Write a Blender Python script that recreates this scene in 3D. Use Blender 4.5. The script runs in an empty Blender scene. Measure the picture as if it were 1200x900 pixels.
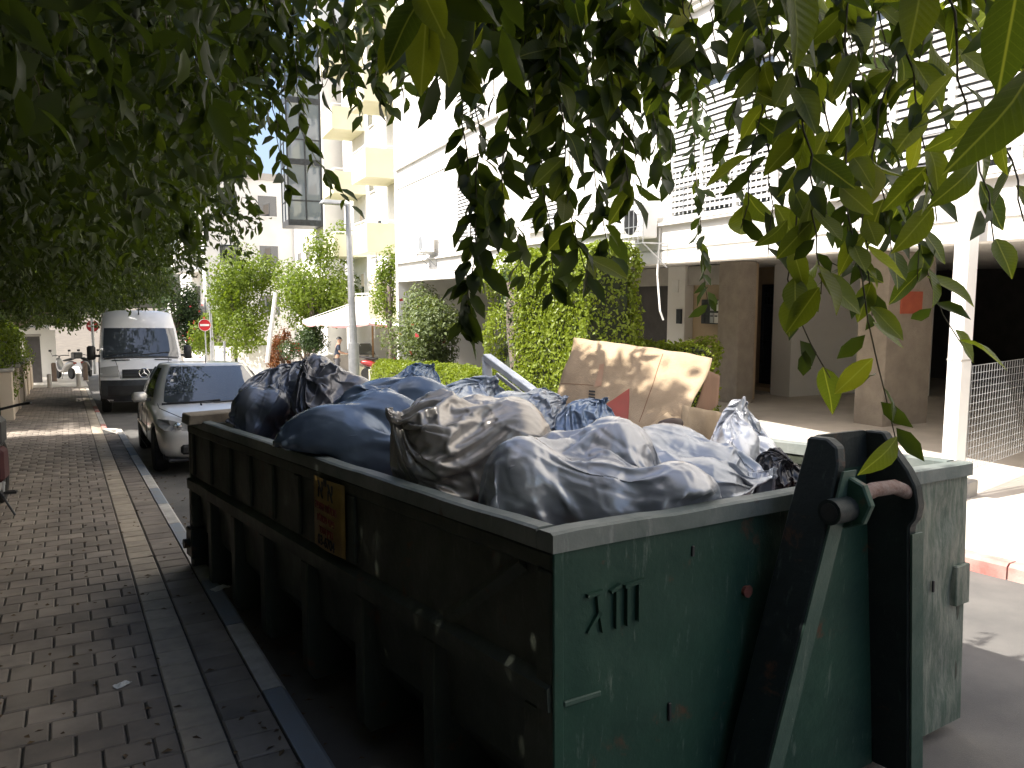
import bpy, bmesh, math, random
import numpy as np
from mathutils import Vector, Matrix, noise
random.seed(7); RNG = np.random.default_rng(7)
R = math.radians
SC = bpy.context.scene
COL = SC.collection

# ---------------------------------------------------------------- camera
PHI = math.atan(522/910.); PIT = math.atan(100/910.)
CAM = np.array([0, 0, 1.8])
FW = np.array([math.sin(PHI)*math.cos(PIT), math.cos(PHI)*math.cos(PIT), -math.sin(PIT)])
RT = np.array([math.cos(PHI), -math.sin(PHI), 0.]); UP = np.cross(RT, FW)
cd = bpy.data.cameras.new('camera'); cam = bpy.data.objects.new('camera', cd); COL.objects.link(cam)
cd.sensor_width = 36; cd.lens = 36*910/1200; cd.clip_start = .05; cd.clip_end = 800
cam.matrix_world = Matrix(((RT[0], UP[0], -FW[0], CAM[0]), (RT[1], UP[1], -FW[1], CAM[1]), (RT[2], UP[2], -FW[2], CAM[2]), (0, 0, 0, 1)))
SC.camera = cam

# ---------------------------------------------------------------- sky, sun, exposure
SUN_TO = Vector((-1, .05, 1.2)).normalized()          # direction towards the sun
elev = math.asin(SUN_TO.z); azim = math.atan2(SUN_TO.x, SUN_TO.y)
w = bpy.data.worlds.new('World'); SC.world = w; w.use_nodes = True
nt = w.node_tree; bg = nt.nodes['Background']; bg.inputs['Strength'].default_value = .15
sk = nt.nodes.new('ShaderNodeTexSky'); sk.sky_type = 'NISHITA'; sk.sun_disc = False
sk.sun_elevation = elev; sk.sun_rotation = azim; sk.dust_density = 4.0; sk.air_density = 1.0
nt.links.new(sk.outputs['Color'], bg.inputs['Color'])
sl = bpy.data.lights.new('sun', 'SUN'); sl.energy = 5.0; sl.angle = R(.5); sl.color = (1, .95, .87)
so = bpy.data.objects.new('sun', sl); COL.objects.link(so); so.location = (-8, -2, 12)
so.rotation_euler = SUN_TO.to_track_quat('Z', 'Y').to_euler()
vs = SC.view_settings; vs.view_transform = 'Standard'; vs.look = 'None'; vs.gamma = 1; vs.exposure = 1.05
SC.view_settings.use_curve_mapping = False
SC.cycles.max_bounces = 8; SC.cycles.diffuse_bounces = 4; SC.cycles.transparent_max_bounces = 8
SC.cycles.use_denoising = True

# ---------------------------------------------------------------- helpers
def zst(x, y):                       # the street slopes down along +Y and a little towards +X
    y = min(max(y, -40.), 75.); x = min(max(x, -12.), 8.)
    return -.0474*y - .0215*x
NUP = Vector((.0215, .0474, 1)).normalized()
def D(u, v, d):                      # point seen at photo pixel u,v at depth d
    return CAM + (FW*910 + RT*(u-600) - UP*(v-450))*d/910
def tag(o, label=None, cat=None, group=None, kind=None):
    if label: o['label'] = label
    if cat: o['category'] = cat
    if group: o['group'] = group
    if kind: o['kind'] = kind
    return o
def empty(name, loc, rz=0, label=None, cat=None, group=None, mat=None):
    o = bpy.data.objects.new(name, None); COL.objects.link(o); o.empty_display_size = .1
    if mat is not None: o.matrix_world = mat
    else:
        o.location = loc; o.rotation_euler = (0, 0, rz)
    return tag(o, label, cat, group)
def street_matrix(x, y, rz=0, h=0):  # a frame that stands on the sloping street
    up = NUP; yv = Vector((-math.sin(rz), math.cos(rz), 0)); xv = yv.cross(up).normalized(); yv = up.cross(xv)
    m = Matrix((xv, yv, up)).transposed().to_4x4(); m.translation = (x, y, zst(x, y)+h); return m
def link_mesh(name, me, mat=None, parent=None, smooth=False, angle=None):
    o = bpy.data.objects.new(name, me); COL.objects.link(o)
    if mat is not None:
        for m in (mat if isinstance(mat, (list, tuple)) else [mat]): me.materials.append(m)
    if parent is not None: o.parent = parent
    if smooth:
        me.polygons.foreach_set('use_smooth', [True]*len(me.polygons))
        if angle: me.set_sharp_from_angle(angle=R(angle))
    return o
class MB:
    def __init__(s): s.v = []; s.f = []; s.m = []; s.cur = 0
    def add(s, vs, fs):
        b = len(s.v); s.v += [tuple(p) for p in vs]
        for f in fs: s.f.append([b+i for i in f]); s.m.append(s.cur)
        return s
    def box(s, c, d, rot=None, taper=(1, 1)):
        hx, hy, hz = d[0]/2, d[1]/2, d[2]/2; P = []
        for sz in (-1, 1):
            tx, ty = taper if sz > 0 else (1, 1)
            for sx, sy in ((-1, -1), (1, -1), (1, 1), (-1, 1)): P.append(Vector((sx*hx*tx, sy*hy*ty, sz*hz)))
        if rot is not None: P = [rot @ p for p in P]
        P = [p+Vector(c) for p in P]
        return s.add(P, [(0, 3, 2, 1), (4, 5, 6, 7), (0, 1, 5, 4), (1, 2, 6, 5), (2, 3, 7, 6), (3, 0, 4, 7)])
    def bb(s, x0, x1, y0, y1, z0, z1): return s.box(((x0+x1)/2, (y0+y1)/2, (z0+z1)/2), (abs(x1-x0), abs(y1-y0), abs(z1-z0)))
    def tube(s, pts, r, n=8, caps=True):
        pts = [Vector(p) for p in pts]; k = len(pts); rr = r if isinstance(r, (list, tuple)) else [r]*k
        b = []; prev = None
        for i, p in enumerate(pts):
            t = (pts[min(i+1, k-1)]-pts[max(i-1, 0)]).normalized()
            if prev is None:
                a = t.cross(Vector((0, 0, 1)));
                if a.length < 1e-3: a = t.cross(Vector((1, 0, 0)))
                a.normalize()
            else: a = (prev-t*prev.dot(t)).normalized()
            prev = a; c = t.cross(a)
            b += [p+a*(rr[i]*math.cos(2*math.pi*j/n))+c*(rr[i]*math.sin(2*math.pi*j/n)) for j in range(n)]
        F = []
        for i in range(k-1):
            for j in range(n):
                q = (j+1) % n; F.append((i*n+j, i*n+q, (i+1)*n+q, (i+1)*n+j))
        if caps: F.append(tuple(range(n-1, -1, -1))); F.append(tuple((k-1)*n+j for j in range(n)))
        return s.add(b, F)
    def prism(s, poly, vec):          # polygon (3-D points) pushed along vec
        a = [Vector(p) for p in poly]; n = len(a); b = [p+Vector(vec) for p in a]
        return s.add(a+b, [tuple(range(n-1, -1, -1)), tuple(range(n, 2*n))]+[(i, (i+1) % n, n+(i+1) % n, n+i) for i in range(n)])
    def lathe(s, prof, c=(0, 0, 0), n=24, axis='z'):
        P = []; F = []
        for r, h in prof:
            for j in range(n):
                a = 2*math.pi*j/n; q = (r*math.cos(a), r*math.sin(a), h)
                if axis == 'x': q = (h, q[0], q[1])
                if axis == 'y': q = (q[0], h, q[1])
                P.append((q[0]+c[0], q[1]+c[1], q[2]+c[2]))
        for i in range(len(prof)-1):
            for j in range(n):
                k = (j+1) % n; F.append((i*n+j, i*n+k, (i+1)*n+k, (i+1)*n+j))
        F.append(tuple(range(n-1, -1, -1))); F.append(tuple((len(prof)-1)*n+j for j in range(n)))
        return s.add(P, F)
    def grid(s, P, closed_u=False):   # P[i][j] points
        ni, nj = len(P), len(P[0]); F = []
        for i in range(ni-1):
            for j in range(nj if closed_u else nj-1):
                k = (j+1) % nj; F.append((i*nj+j, i*nj+k, (i+1)*nj+k, (i+1)*nj+j))
        return s.add([p for row in P for p in row], F)
    def build(s, name, mat=None, parent=None, smooth=False, angle=None, bevel=0, seg=1, fix=True):
        me = bpy.data.meshes.new(name); me.from_pydata(s.v, [], s.f)
        if isinstance(mat, (list, tuple)): me.polygons.foreach_set('material_index', s.m)
        if fix or bevel:
            bm = bmesh.new(); bm.from_mesh(me)
            if fix: bmesh.ops.recalc_face_normals(bm, faces=bm.faces)
            if bevel: bmesh.ops.bevel(bm, geom=list(bm.edges), offset=bevel, segments=seg, affect='EDGES', profile=.5, clamp_overlap=True)
            bm.to_mesh(me); bm.free()
        return link_mesh(name, me, mat, parent, smooth, angle)
def box_obj(name, x0, x1, y0, y1, z0, z1, mat, parent=None, bevel=0):
    return MB().bb(x0, x1, y0, y1, z0, z1).build(name, mat, parent, bevel=bevel)
def bake(o):                          # apply an object's modifiers
    dg = bpy.context.evaluated_depsgraph_get(); dg.update()
    me = bpy.data.meshes.new_from_object(o.evaluated_get(dg)); o.modifiers.clear(); o.data = me; return o
def np_mesh(name, V, F, mat=None, parent=None, smooth=True, mi=None):
    V = np.asarray(V, np.float32); F = np.asarray(F, np.int32); k = F.shape[1]
    me = bpy.data.meshes.new(name); me.vertices.add(len(V)); me.vertices.foreach_set('co', V.ravel())
    me.loops.add(F.size); me.loops.foreach_set('vertex_index', F.ravel())
    me.polygons.add(len(F)); me.polygons.foreach_set('loop_start', np.arange(0, F.size, k, dtype=np.int32))
    if mi is not None: me.polygons.foreach_set('material_index', np.asarray(mi, np.int32))
    me.update(calc_edges=True)
    return link_mesh(name, me, mat, parent, smooth)
def copy_tree(o, parent=None):
    c = o.copy(); COL.objects.link(c); c.parent = parent
    for ch in list(o.children): copy_tree(ch, c)
    return c

# ---------------------------------------------------------------- materials
def rgb(c): return (c[0], c[1], c[2], 1)
def new_mat(name):
    m = bpy.data.materials.new(name); m.use_nodes = True; t = m.node_tree
    return m, t, t.nodes['Principled BSDF']
def N(t, kind, **kw):
    n = t.nodes.new(kind)
    for k, v in kw.items(): setattr(n, k, v)
    return n
def noise_node(t, scale, detail=4, rough=.6, vec=None, dist=0):
    n = N(t, 'ShaderNodeTexNoise'); n.inputs['Scale'].default_value = scale; n.inputs['Detail'].default_value = detail
    n.inputs['Roughness'].default_value = rough; n.inputs['Distortion'].default_value = dist
    if vec is not None: t.links.new(vec, n.inputs['Vector'])
    return n
def ramp(t, src, stops):
    r = N(t, 'ShaderNodeValToRGB'); e = r.color_ramp.elements
    while len(e) < len(stops): e.new(.5)
    for el, (p, c) in zip(e, stops):
        el.position = p; el.color = rgb(c) if isinstance(c, (tuple, list)) else (c, c, c, 1)
    t.links.new(src, r.inputs['Fac']); return r
def mix(t, fac, a, b, mode='MIX'):
    m = N(t, 'ShaderNodeMix', data_type='RGBA', blend_type=mode); i = m.inputs
    for sock, val in ((i[0], fac), (i[6], a), (i[7], b)):
        if hasattr(val, 'links') or isinstance(val, bpy.types.NodeSocket): t.links.new(val, sock)
        elif isinstance(val, (tuple, list)): sock.default_value = rgb(val)
        else: sock.default_value = val
    return m.outputs[2]
def bump(t, p, h, strength=.3, dist=.01, normal=None):
    b = N(t, 'ShaderNodeBump'); b.inputs['Strength'].default_value = strength; b.inputs['Distance'].default_value = dist
    t.links.new(h, b.inputs['Height'])
    if normal is not None: t.links.new(normal, b.inputs['Normal'])
    t.links.new(b.outputs['Normal'], p.inputs['Normal']); return b.outputs['Normal']
def coords(t, kind='Object'): return N(t, 'ShaderNodeTexCoord').outputs[kind]
def world_pos(t): return N(t, 'ShaderNodeNewGeometry').outputs['Position']
def pmat(name, c1, c2=None, scale=8, rough=.6, metal=0, bmp=.15, bscale=None, bdist=.01, detail=5, lo=.35, hi=.65, coat=0, spec=.5, var=0, world=False):
    m, t, p = new_mat(name); c2 = c2 or tuple(x*.75 for x in c1)
    vec = world_pos(t) if world else coords(t)
    n = noise_node(t, scale, detail, vec=vec); r = ramp(t, n.outputs['Fac'], [(lo, c1), (hi, c2)])
    col = r.outputs['Color']
    if var:                            # each piece a little lighter or darker than its neighbour
        g = N(t, 'ShaderNodeObjectInfo').outputs['Random'] if var > 0 else N(t, 'ShaderNodeNewGeometry').outputs['Random Per Island']
        v = abs(var); rr = ramp(t, g, [(0, 1-v), (1, 1+v)]); col = mix(t, 1., col, rr.outputs['Color'], 'MULTIPLY')
    t.links.new(col, p.inputs['Base Color'])
    p.inputs['Roughness'].default_value = rough; p.inputs['Metallic'].default_value = metal
    p.inputs['Coat Weight'].default_value = coat; p.inputs['Specular IOR Level'].default_value = spec
    if bmp:
        b = noise_node(t, bscale or scale*5, 6, vec=vec); bump(t, p, b.outputs['Fac'], bmp, bdist)
    return m
def leaf_mat(name, c1, c2, c3, per='island', rough=.42, trans=.45, glow=(1.6, 1.6, .5)):
    m, t, p = new_mat(name)
    src = N(t, 'ShaderNodeNewGeometry').outputs['Random Per Island'] if per == 'island' else N(t, 'ShaderNodeObjectInfo').outputs['Random']
    r = ramp(t, src, [(0, c1), (.55, c2), (.93, c2), (1, c3)])
    n = noise_node(t, 60 if per != 'island' else 9, 3, vec=coords(t) if per != 'island' else world_pos(t))
    col = mix(t, .35, r.outputs['Color'], mix(t, n.outputs['Fac'], (0.35, .4, .3), (1.35, 1.3, 1.2)), 'MULTIPLY')
    if per != 'island':                  # pale midrib and faint side veins along the blade
        sx = N(t, 'ShaderNodeSeparateXYZ'); t.links.new(coords(t), sx.inputs[0])
        ab = N(t, 'ShaderNodeMath', operation='ABSOLUTE'); t.links.new(sx.outputs[1], ab.inputs[0])
        rib = ramp(t, ab.outputs[0], [(.005, 1), (.016, 0)])
        cm = N(t, 'ShaderNodeMath', operation='MULTIPLY_ADD'); t.links.new(ab.outputs[0], cm.inputs[0]); cm.inputs[1].default_value = -.9; t.links.new(sx.outputs[0], cm.inputs[2])
        wv = N(t, 'ShaderNodeMath', operation='MULTIPLY'); t.links.new(cm.outputs[0], wv.inputs[0]); wv.inputs[1].default_value = 75
        sn = N(t, 'ShaderNodeMath', operation='SINE'); t.links.new(wv.outputs[0], sn.inputs[0]); vn = ramp(t, sn.outputs[0], [(.85, 0), (1, .13)])
        col = mix(t, rib.outputs['Color'], mix(t, vn.outputs['Color'], col, (.17, .21, .07)), (.19, .22, .08)); bump(t, p, sn.outputs[0], .12, .004)
    t.links.new(col, p.inputs['Base Color']); p.inputs['Roughness'].default_value = rough
    p.inputs['Specular IOR Level'].default_value = .3
    tr = N(t, 'ShaderNodeBsdfTranslucent')
    t.links.new(mix(t, 1., col, glow, 'MULTIPLY'), tr.inputs['Color'])
    ms = N(t, 'ShaderNodeMixShader'); ms.inputs[0].default_value = trans
    t.links.new(p.outputs[0], ms.inputs[1]); t.links.new(tr.outputs[0], ms.inputs[2])
    t.links.new(ms.outputs[0], t.nodes['Material Output'].inputs['Surface']); return m
M = {}
M['asphalt'] = pmat('asphalt', (.145, .138, .128), (.095, .092, .088), 1.3, .9, bmp=.5, bscale=160, bdist=.006, world=True)
M['joint'] = pmat('joint_sand', (.07, .065, .058), (.045, .043, .04), 30, .95, bmp=.4, world=True)
M['paver'] = pmat('paver_grey', (.32, .275, .23), (.195, .168, .145), 2.6, .85, bmp=.45, bscale=220, bdist=.003, var=.2, world=True)
M['paver_many'] = pmat('paver_grey_field', (.32, .275, .23), (.195, .168, .145), 2.6, .85, bmp=.45, bscale=220, bdist=.003, var=-.2, world=True)
M['paver_pale'] = pmat('paver_pale', (.46, .395, .31), (.36, .31, .25), 9, .85, bmp=.45, bscale=220, bdist=.003, var=.1, world=True)
M['paver_pale_many'] = pmat('paver_pale_field', (.46, .395, .31), (.36, .31, .25), 9, .85, bmp=.45, bscale=220, bdist=.003, var=-.1, world=True)
M['kerb_blue'] = pmat('kerb_blue_paint', (.25, .29, .34), (.27, .28, .29), 7, .75, bmp=.4, bscale=90, world=True)
M['kerb_white'] = pmat('kerb_white_paint', (.62, .60, .56), (.42, .40, .37), 7, .75, bmp=.4, bscale=90, world=True)
M['kerb_red'] = pmat('kerb_red_paint', (.50, .13, .11), (.45, .34, .30), 3.0, .75, bmp=.4, bscale=90, world=True)
M['concrete'] = pmat('concrete', (.46, .43, .39), (.36, .34, .31), 1.6, .9, bmp=.3, bscale=60, world=True)
M['plaza'] = pmat('pale_paving', (.60, .56, .50), (.50, .47, .42), 1.1, .85, bmp=.2, bscale=50, world=True)
M['stucco'] = pmat('white_stucco', (.80, .78, .74), (.72, .70, .66), .8, .9, bmp=.15, bscale=40, world=True)
M['cream'] = pmat('cream_render', (.74, .71, .53), (.69, .66, .48), 1.2, .85, bmp=.12, bscale=40, world=True)
M['beige'] = pmat('beige_render', (.68, .58, .47), (.62, .52, .42), 1.2, .9, bmp=.2, bscale=50, world=True)
M['stone_tan'] = pmat('tan_stone', (.50, .38, .25), (.42, .32, .21), 1.5, .6, bmp=.1, world=True)
M['grey_render'] = pmat('grey_pebble_render', (.40, .345, .285), (.32, .275, .23), 4, .9, bmp=.8, bscale=70, bdist=.02, world=True)
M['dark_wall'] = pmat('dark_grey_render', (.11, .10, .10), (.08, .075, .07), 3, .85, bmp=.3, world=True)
M['white_paint'] = pmat('white_paint', (.80, .79, .76), (.70, .69, .66), 3, .5, bmp=.1)
M['white_metal'] = pmat('white_metal', (.68, .72, .78), (.50, .55, .62), 5, .4, bmp=.15, bscale=30)
M['grey_metal'] = pmat('galvanised_steel', (.45, .46, .47), (.34, .35, .36), 6, .45, metal=.5, bmp=.15)
M['dark_metal'] = pmat('dark_metal', (.055, .06, .068), (.035, .038, .042), 5, .4, metal=.4, bmp=.1)
M['void'] = pmat('gloom_render', (.075, .07, .065), (.05, .048, .045), 3, .95, bmp=.2, world=True)  # undercroft darkness put into the wall colour
M['black'] = pmat('black_plastic', (.018, .018, .02), (.028, .028, .03), 12, .5, bmp=.12)
M['rubber'] = pmat('tyre_rubber', (.016, .016, .016), (.028, .027, .026), 20, .85, bmp=.3)
M['shadow_grille'] = pmat('grille_black', (.012, .012, .013), (.02, .02, .02), 9, .6, bmp=0)
def glass_mat(name, c, rough=.04, spec=1.0):
    m, t, p = new_mat(name); p.inputs['Base Color'].default_value = rgb(c); p.inputs['Roughness'].default_value = rough
    p.inputs['Specular IOR Level'].default_value = spec; p.inputs['Coat Weight'].default_value = .6; p.inputs['Coat Roughness'].default_value = .02
    n = noise_node(t, 3, 2, vec=coords(t)); bump(t, p, n.outputs['Fac'], .02, .02); return m
M['glass'] = glass_mat('window_glass', (.03, .037, .045))
M['glass_blue'] = glass_mat('windscreen_glass', (.045, .055, .07))
M['chrome'] = pmat('chrome', (.75, .76, .78), (.65, .66, .68), 4, .15, metal=1, bmp=0)
M['lens'] = glass_mat('lamp_lens', (.38, .38, .37), .08)
M['red_lens'] = glass_mat('red_lens', (.35, .02, .015), .1)
# ================================================================ the setting: ground, road, pavements
def ground_sheet():
    xs = [-300, -60, -12, -6, 0, 8, 14, 60, 300]; ys = [-300, -40, -10, 0, 10, 20, 40, 75, 150, 500]
    b = MB(); b.grid([[(x, y, zst(x, y)-.03) for x in xs] for y in ys])
    tag(b.build('ground', pmat('earth', (.20, .17, .13), (.13, .11, .085), 1.2, .95, bmp=.4, bscale=30, world=True)), kind='structure')
ground_sheet()
def sheet(name, outline, h, mat, thick=None, parent=None):
    """outline of (x, y) on the street plane; a slab whose top is h above the street"""
    b = MB(); n = len(outline); th = thick or .02
    top = [(x, y, zst(x, y)+h) for x, y in outline]; b.prism([(x, y, z-th) for x, y, z in top], (0, 0, th))
    return b.build(name, mat, parent)
road = tag(sheet('road', [(-.2, -14), (6.1, -14), (6.1, 75), (-.2, 75)], 0, M['asphalt']), kind='structure')

# ---- sidewalk: a joint-sand bed with every paver laid on it
KX = .72                                            # inner edge of the kerb
walk = tag(sheet('sidewalk', [(-1.6, -8), (KX+.02, -8), (KX+.02, 15.6), (.52, 16.6), (.52, 33), (-1.6, 33)], .108, M['joint'], .1), kind='structure')
def paver_mesh(w, d, h=.05, c=.007):
    b = MB(); x, y = w/2, d/2
    b.add([(-x, -y, -h), (x, -y, -h), (x, y, -h), (-x, y, -h), (-x, -y, -c), (x, -y, -c), (x, y, -c), (-x, y, -c),
           (-x+c, -y+c, 0), (x-c, -y+c, 0), (x-c, y-c, 0), (-x+c, y-c, 0)],
          [(0, 1, 5, 4), (1, 2, 6, 5), (2, 3, 7, 6), (3, 0, 4, 7), (4, 5, 9, 8), (5, 6, 10, 9), (6, 7, 11, 10), (7, 4, 8, 11), (8, 9, 10, 11)])
    return b
SPEC = []                                           # x, y, width, depth, pale?
P = .19; J = .008
for r in range(int((33+3)/P)):
    y = -3+P*(r+.5); x = .32
    if r % 2: SPEC.append((x-P/4, y, P/2-J, P-J, 0)); x -= P/2
    while x > -1.5:
        SPEC.append((x-P/2, y, P-J, P-J, 0)); x -= P
    SPEC.append((.41, y, .18-J, P-J, 1))
    if y < 15.6: SPEC.append((.61, y, .215-J, P-J, 0))
def view(x, y, z):
    d = np.array((x, y, z))-CAM; k = d@FW
    if k < .3: return None
    return 600+910*(d@RT)/k, 450-910*(d@UP)/k, k
def in_view(x, y):
    q = view(x, y, zst(x, y)+.12)
    return q is not None and -15 < q[0] < 1215 and q[1] < 915
SPEC.sort(key=lambda s: (0 if in_view(s[0], s[1]) else 1, s[0]**2+s[1]**2))
SHAPES = {}
QROT = NUP.to_track_quat('Z', 'Y').to_euler()
def up_matrix(x, y, h, jit=.006):
    up = (NUP+Vector((random.uniform(-jit, jit), random.uniform(-jit, jit), 0))).normalized()
    yv = Vector((0, 1, 0)); xv = yv.cross(up).normalized(); yv = up.cross(xv)
    m = Matrix((xv, yv, up)).transposed().to_4x4(); m.translation = (x, y, zst(x, y)+h); return m
fieldV, fieldF, fieldM = [], [], []
for i, (x, y, w_, d_, pale) in enumerate(SPEC):
    m = up_matrix(x, y, .12+random.uniform(-.0025, .0025))
    if i < 300:
        key = (round(w_, 3), pale)
        if key not in SHAPES:
            o = paver_mesh(w_, d_).build('paver', M['paver_pale' if pale else 'paver'], walk, fix=False); SHAPES[key] = o.data
        else: o = bpy.data.objects.new('paver', SHAPES[key]); COL.objects.link(o); o.parent = walk
        o.matrix_world = m
    else:
        b = paver_mesh(w_, d_); k = len(fieldV)
        fieldV += [m @ Vector(p) for p in b.v]; fieldF += [[k+q for q in f] for f in b.f]; fieldM += [pale]*len(b.f)
tag(np_mesh('paver_field', [tuple(p) for p in fieldV], fieldF, [M['paver_many'], M['paver_pale_many']], walk, smooth=False, mi=fieldM), kind='stuff')
# kerb stones, alternately blue-grey and white
kerb = tag(sheet('kerb', [(KX+.01, -8), (KX+.11, -8), (KX+.11, 15.6), (.60, 16.6), (.60, 33), (.53, 33), (.53, 16.6), (KX+.01, 15.6)], .09, M['concrete'], .15), kind='structure')
def kerb_stone(x0, y0, x1, y1, w_, h, mat, par, name='kerb_stone'):
    a = Vector((x0, y0, zst(x0, y0)+h)); c = Vector((x1, y1, zst(x1, y1)+h)); t = (c-a).normalized(); a = a+t*.004; c = c-t*.004
    s = Vector((t.y, -t.x, 0)).normalized()*w_
    b = MB(); prof = [(0, -.2), (0, -.003), (.02, 0), (.8, 0), (1, -.025), (1, -.2)]
    P0 = [a+s*q+Vector((0, 0, zz)) for q, zz in prof]; P1 = [c+s*q+Vector((0, 0, zz)) for q, zz in prof]
    n = len(prof); b.add(P0+P1, [tuple(range(n)), tuple(range(2*n-1, n-1, -1))]+[(i, n+i, n+(i+1) % n, (i+1) % n) for i in range(n)])
    return b.build(name, mat, par)
y = -3.2; k = 0
while y < 15.5:
    kerb_stone(KX, y, KX, y+.98, .115, .125, M['kerb_blue' if k % 2 == 0 else 'kerb_white'], kerb); y += .98; k += 1
kerb_stone(KX, y, .5, 16.6, .115, .125, M['kerb_white'], kerb); y = 16.6
for k in range(16): kerb_stone(.5, y, .5, y+1, .10, .125, M['kerb_red' if 3 < k < 6 or k == 0 else 'concrete'], kerb); y += 1
# right-hand pavement and its red kerb, forecourt under the building
pave = tag(sheet('pavement', [(6.06, -14), (8.25, -14), (8.25, 5), (9.2, 16), (10.6, 31), (9.3, 60), (6.06, 60)], .12, M['plaza'], .14), kind='structure')
kerb2 = tag(sheet('kerb_far_side', [(5.97, -14), (6.06, -14), (6.06, 60), (5.97, 60)], .08, M['concrete'], .2), kind='structure')
for k in range(34):
    yy = -3+k*1.; kerb_stone(6.07, yy+.995, 6.07, yy, .13, .125, M['kerb_red'] if yy < 8 else M['concrete'], kerb2)
b = MB(); b.grid([[(x, y, -.225-.016*y if y < 16 else -.48-.05*(y-16)) for x in (8.2, 10, 26)] for y in (-14, 3, 8, 16)])
tag(b.build('forecourt', pmat('forecourt_paving', (.62, .57, .51), (.50, .46, .41), 1.3, .85, bmp=.2, bscale=50, world=True)), kind='structure')
b = MB(); b.grid([[(x, y, zst(x, y)+.125) for x in (8.6, 20)] for y in (16, 31, 45)])
tag(b.build('parking_court', M['asphalt']), kind='structure')
# the sun-lit crossing beyond the bollards
tag(sheet('crossing', [(-3, 33.02), (.62, 33.02), (.62, 60), (-3, 60)], .115, M['plaza'], .1), kind='structure')

# ================================================================ building with open ground floor on the right
BZ = -math.atan2(.0958, .9954)
def bldg(name, label, ly=0, lx=0):
    ax = Vector((.9954, -.0958, 0)); ay = Vector((.0958, .9954, 0)); o = Vector((7.554, 0, 0))+ax*lx+ay*ly
    return empty(name, o, BZ, label, 'building')
B1 = bldg('apartment_block', 'white apartment block with slatted shutters raised over an open ground floor')
Z0 = 2.37; ST = 3.1; Y0, Y1 = -7., 25.4
def shutter_window(parent, y0, y1, z0, z1, panels, grid_lower=False, x=0., dz=.088):
    """white framed sliding shutters with open slats in front of a dark pane"""
    fr = MB(); t = .07; pw = (y1-y0)/panels
    fr.bb(x-.06, x+.02, y0-.06, y1+.06, z1, z1+.09).bb(x-.10, x+.02, y0-.1, y1+.1, z0-.07, z0)
    for i in range(panels+1):
        c = y0+i*pw; fr.bb(x-.055, x+.01, c-t/2, c+t/2, z0+.001, z1-.001)
    f = fr.build('window', M['white_paint'], parent)
    MB().bb(x-.006, x+.004, y0+.01, y1-.01, z0+.01, z1-.01).build('pane', M['glass'], f)
    n = int((z1-z0-.1)/dz); me = None
    if dz > .1:                         # upper floors: slats of a few pixels, joined
        s = MB()
        for i in range(panels):
            for k in range(n): s.box((x-.032, y0+pw*(i+.5), z0+.06+dz*(k+.5)), (.012, pw-t-.008, .092), Matrix.Rotation(R(28), 3, 'Y'))
        tag(s.build('slats', M['white_paint'], f), kind='stuff'); return f
    for i in range(panels):
        for k in range(n):
            zc = z0+.06+dz*(k+.5)
            if me is None:
                s = MB(); w_ = pw/2-t/2-.004
                s.box((0, 0, 0), (.012, 2*w_, .074), Matrix.Rotation(R(28), 3, 'Y')); o = s.build('slat', M['white_paint'], f); me = o.data
            else: o = bpy.data.objects.new('slat', me); COL.objects.link(o); o.parent = f
            o.location = (x-.032, y0+pw*(i+.5), zc)
    if grid_lower:
        g = MB()
        for i in range(panels):
            for q in range(1, 7):
                c = y0+pw*i+pw*q/7; g.bb(x-.047, x-.040, c-.008, c+.008, z0+.03, z0+(z1-z0)*.38)
        g.build('grille', M['white_paint'], f)
    return f
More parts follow.
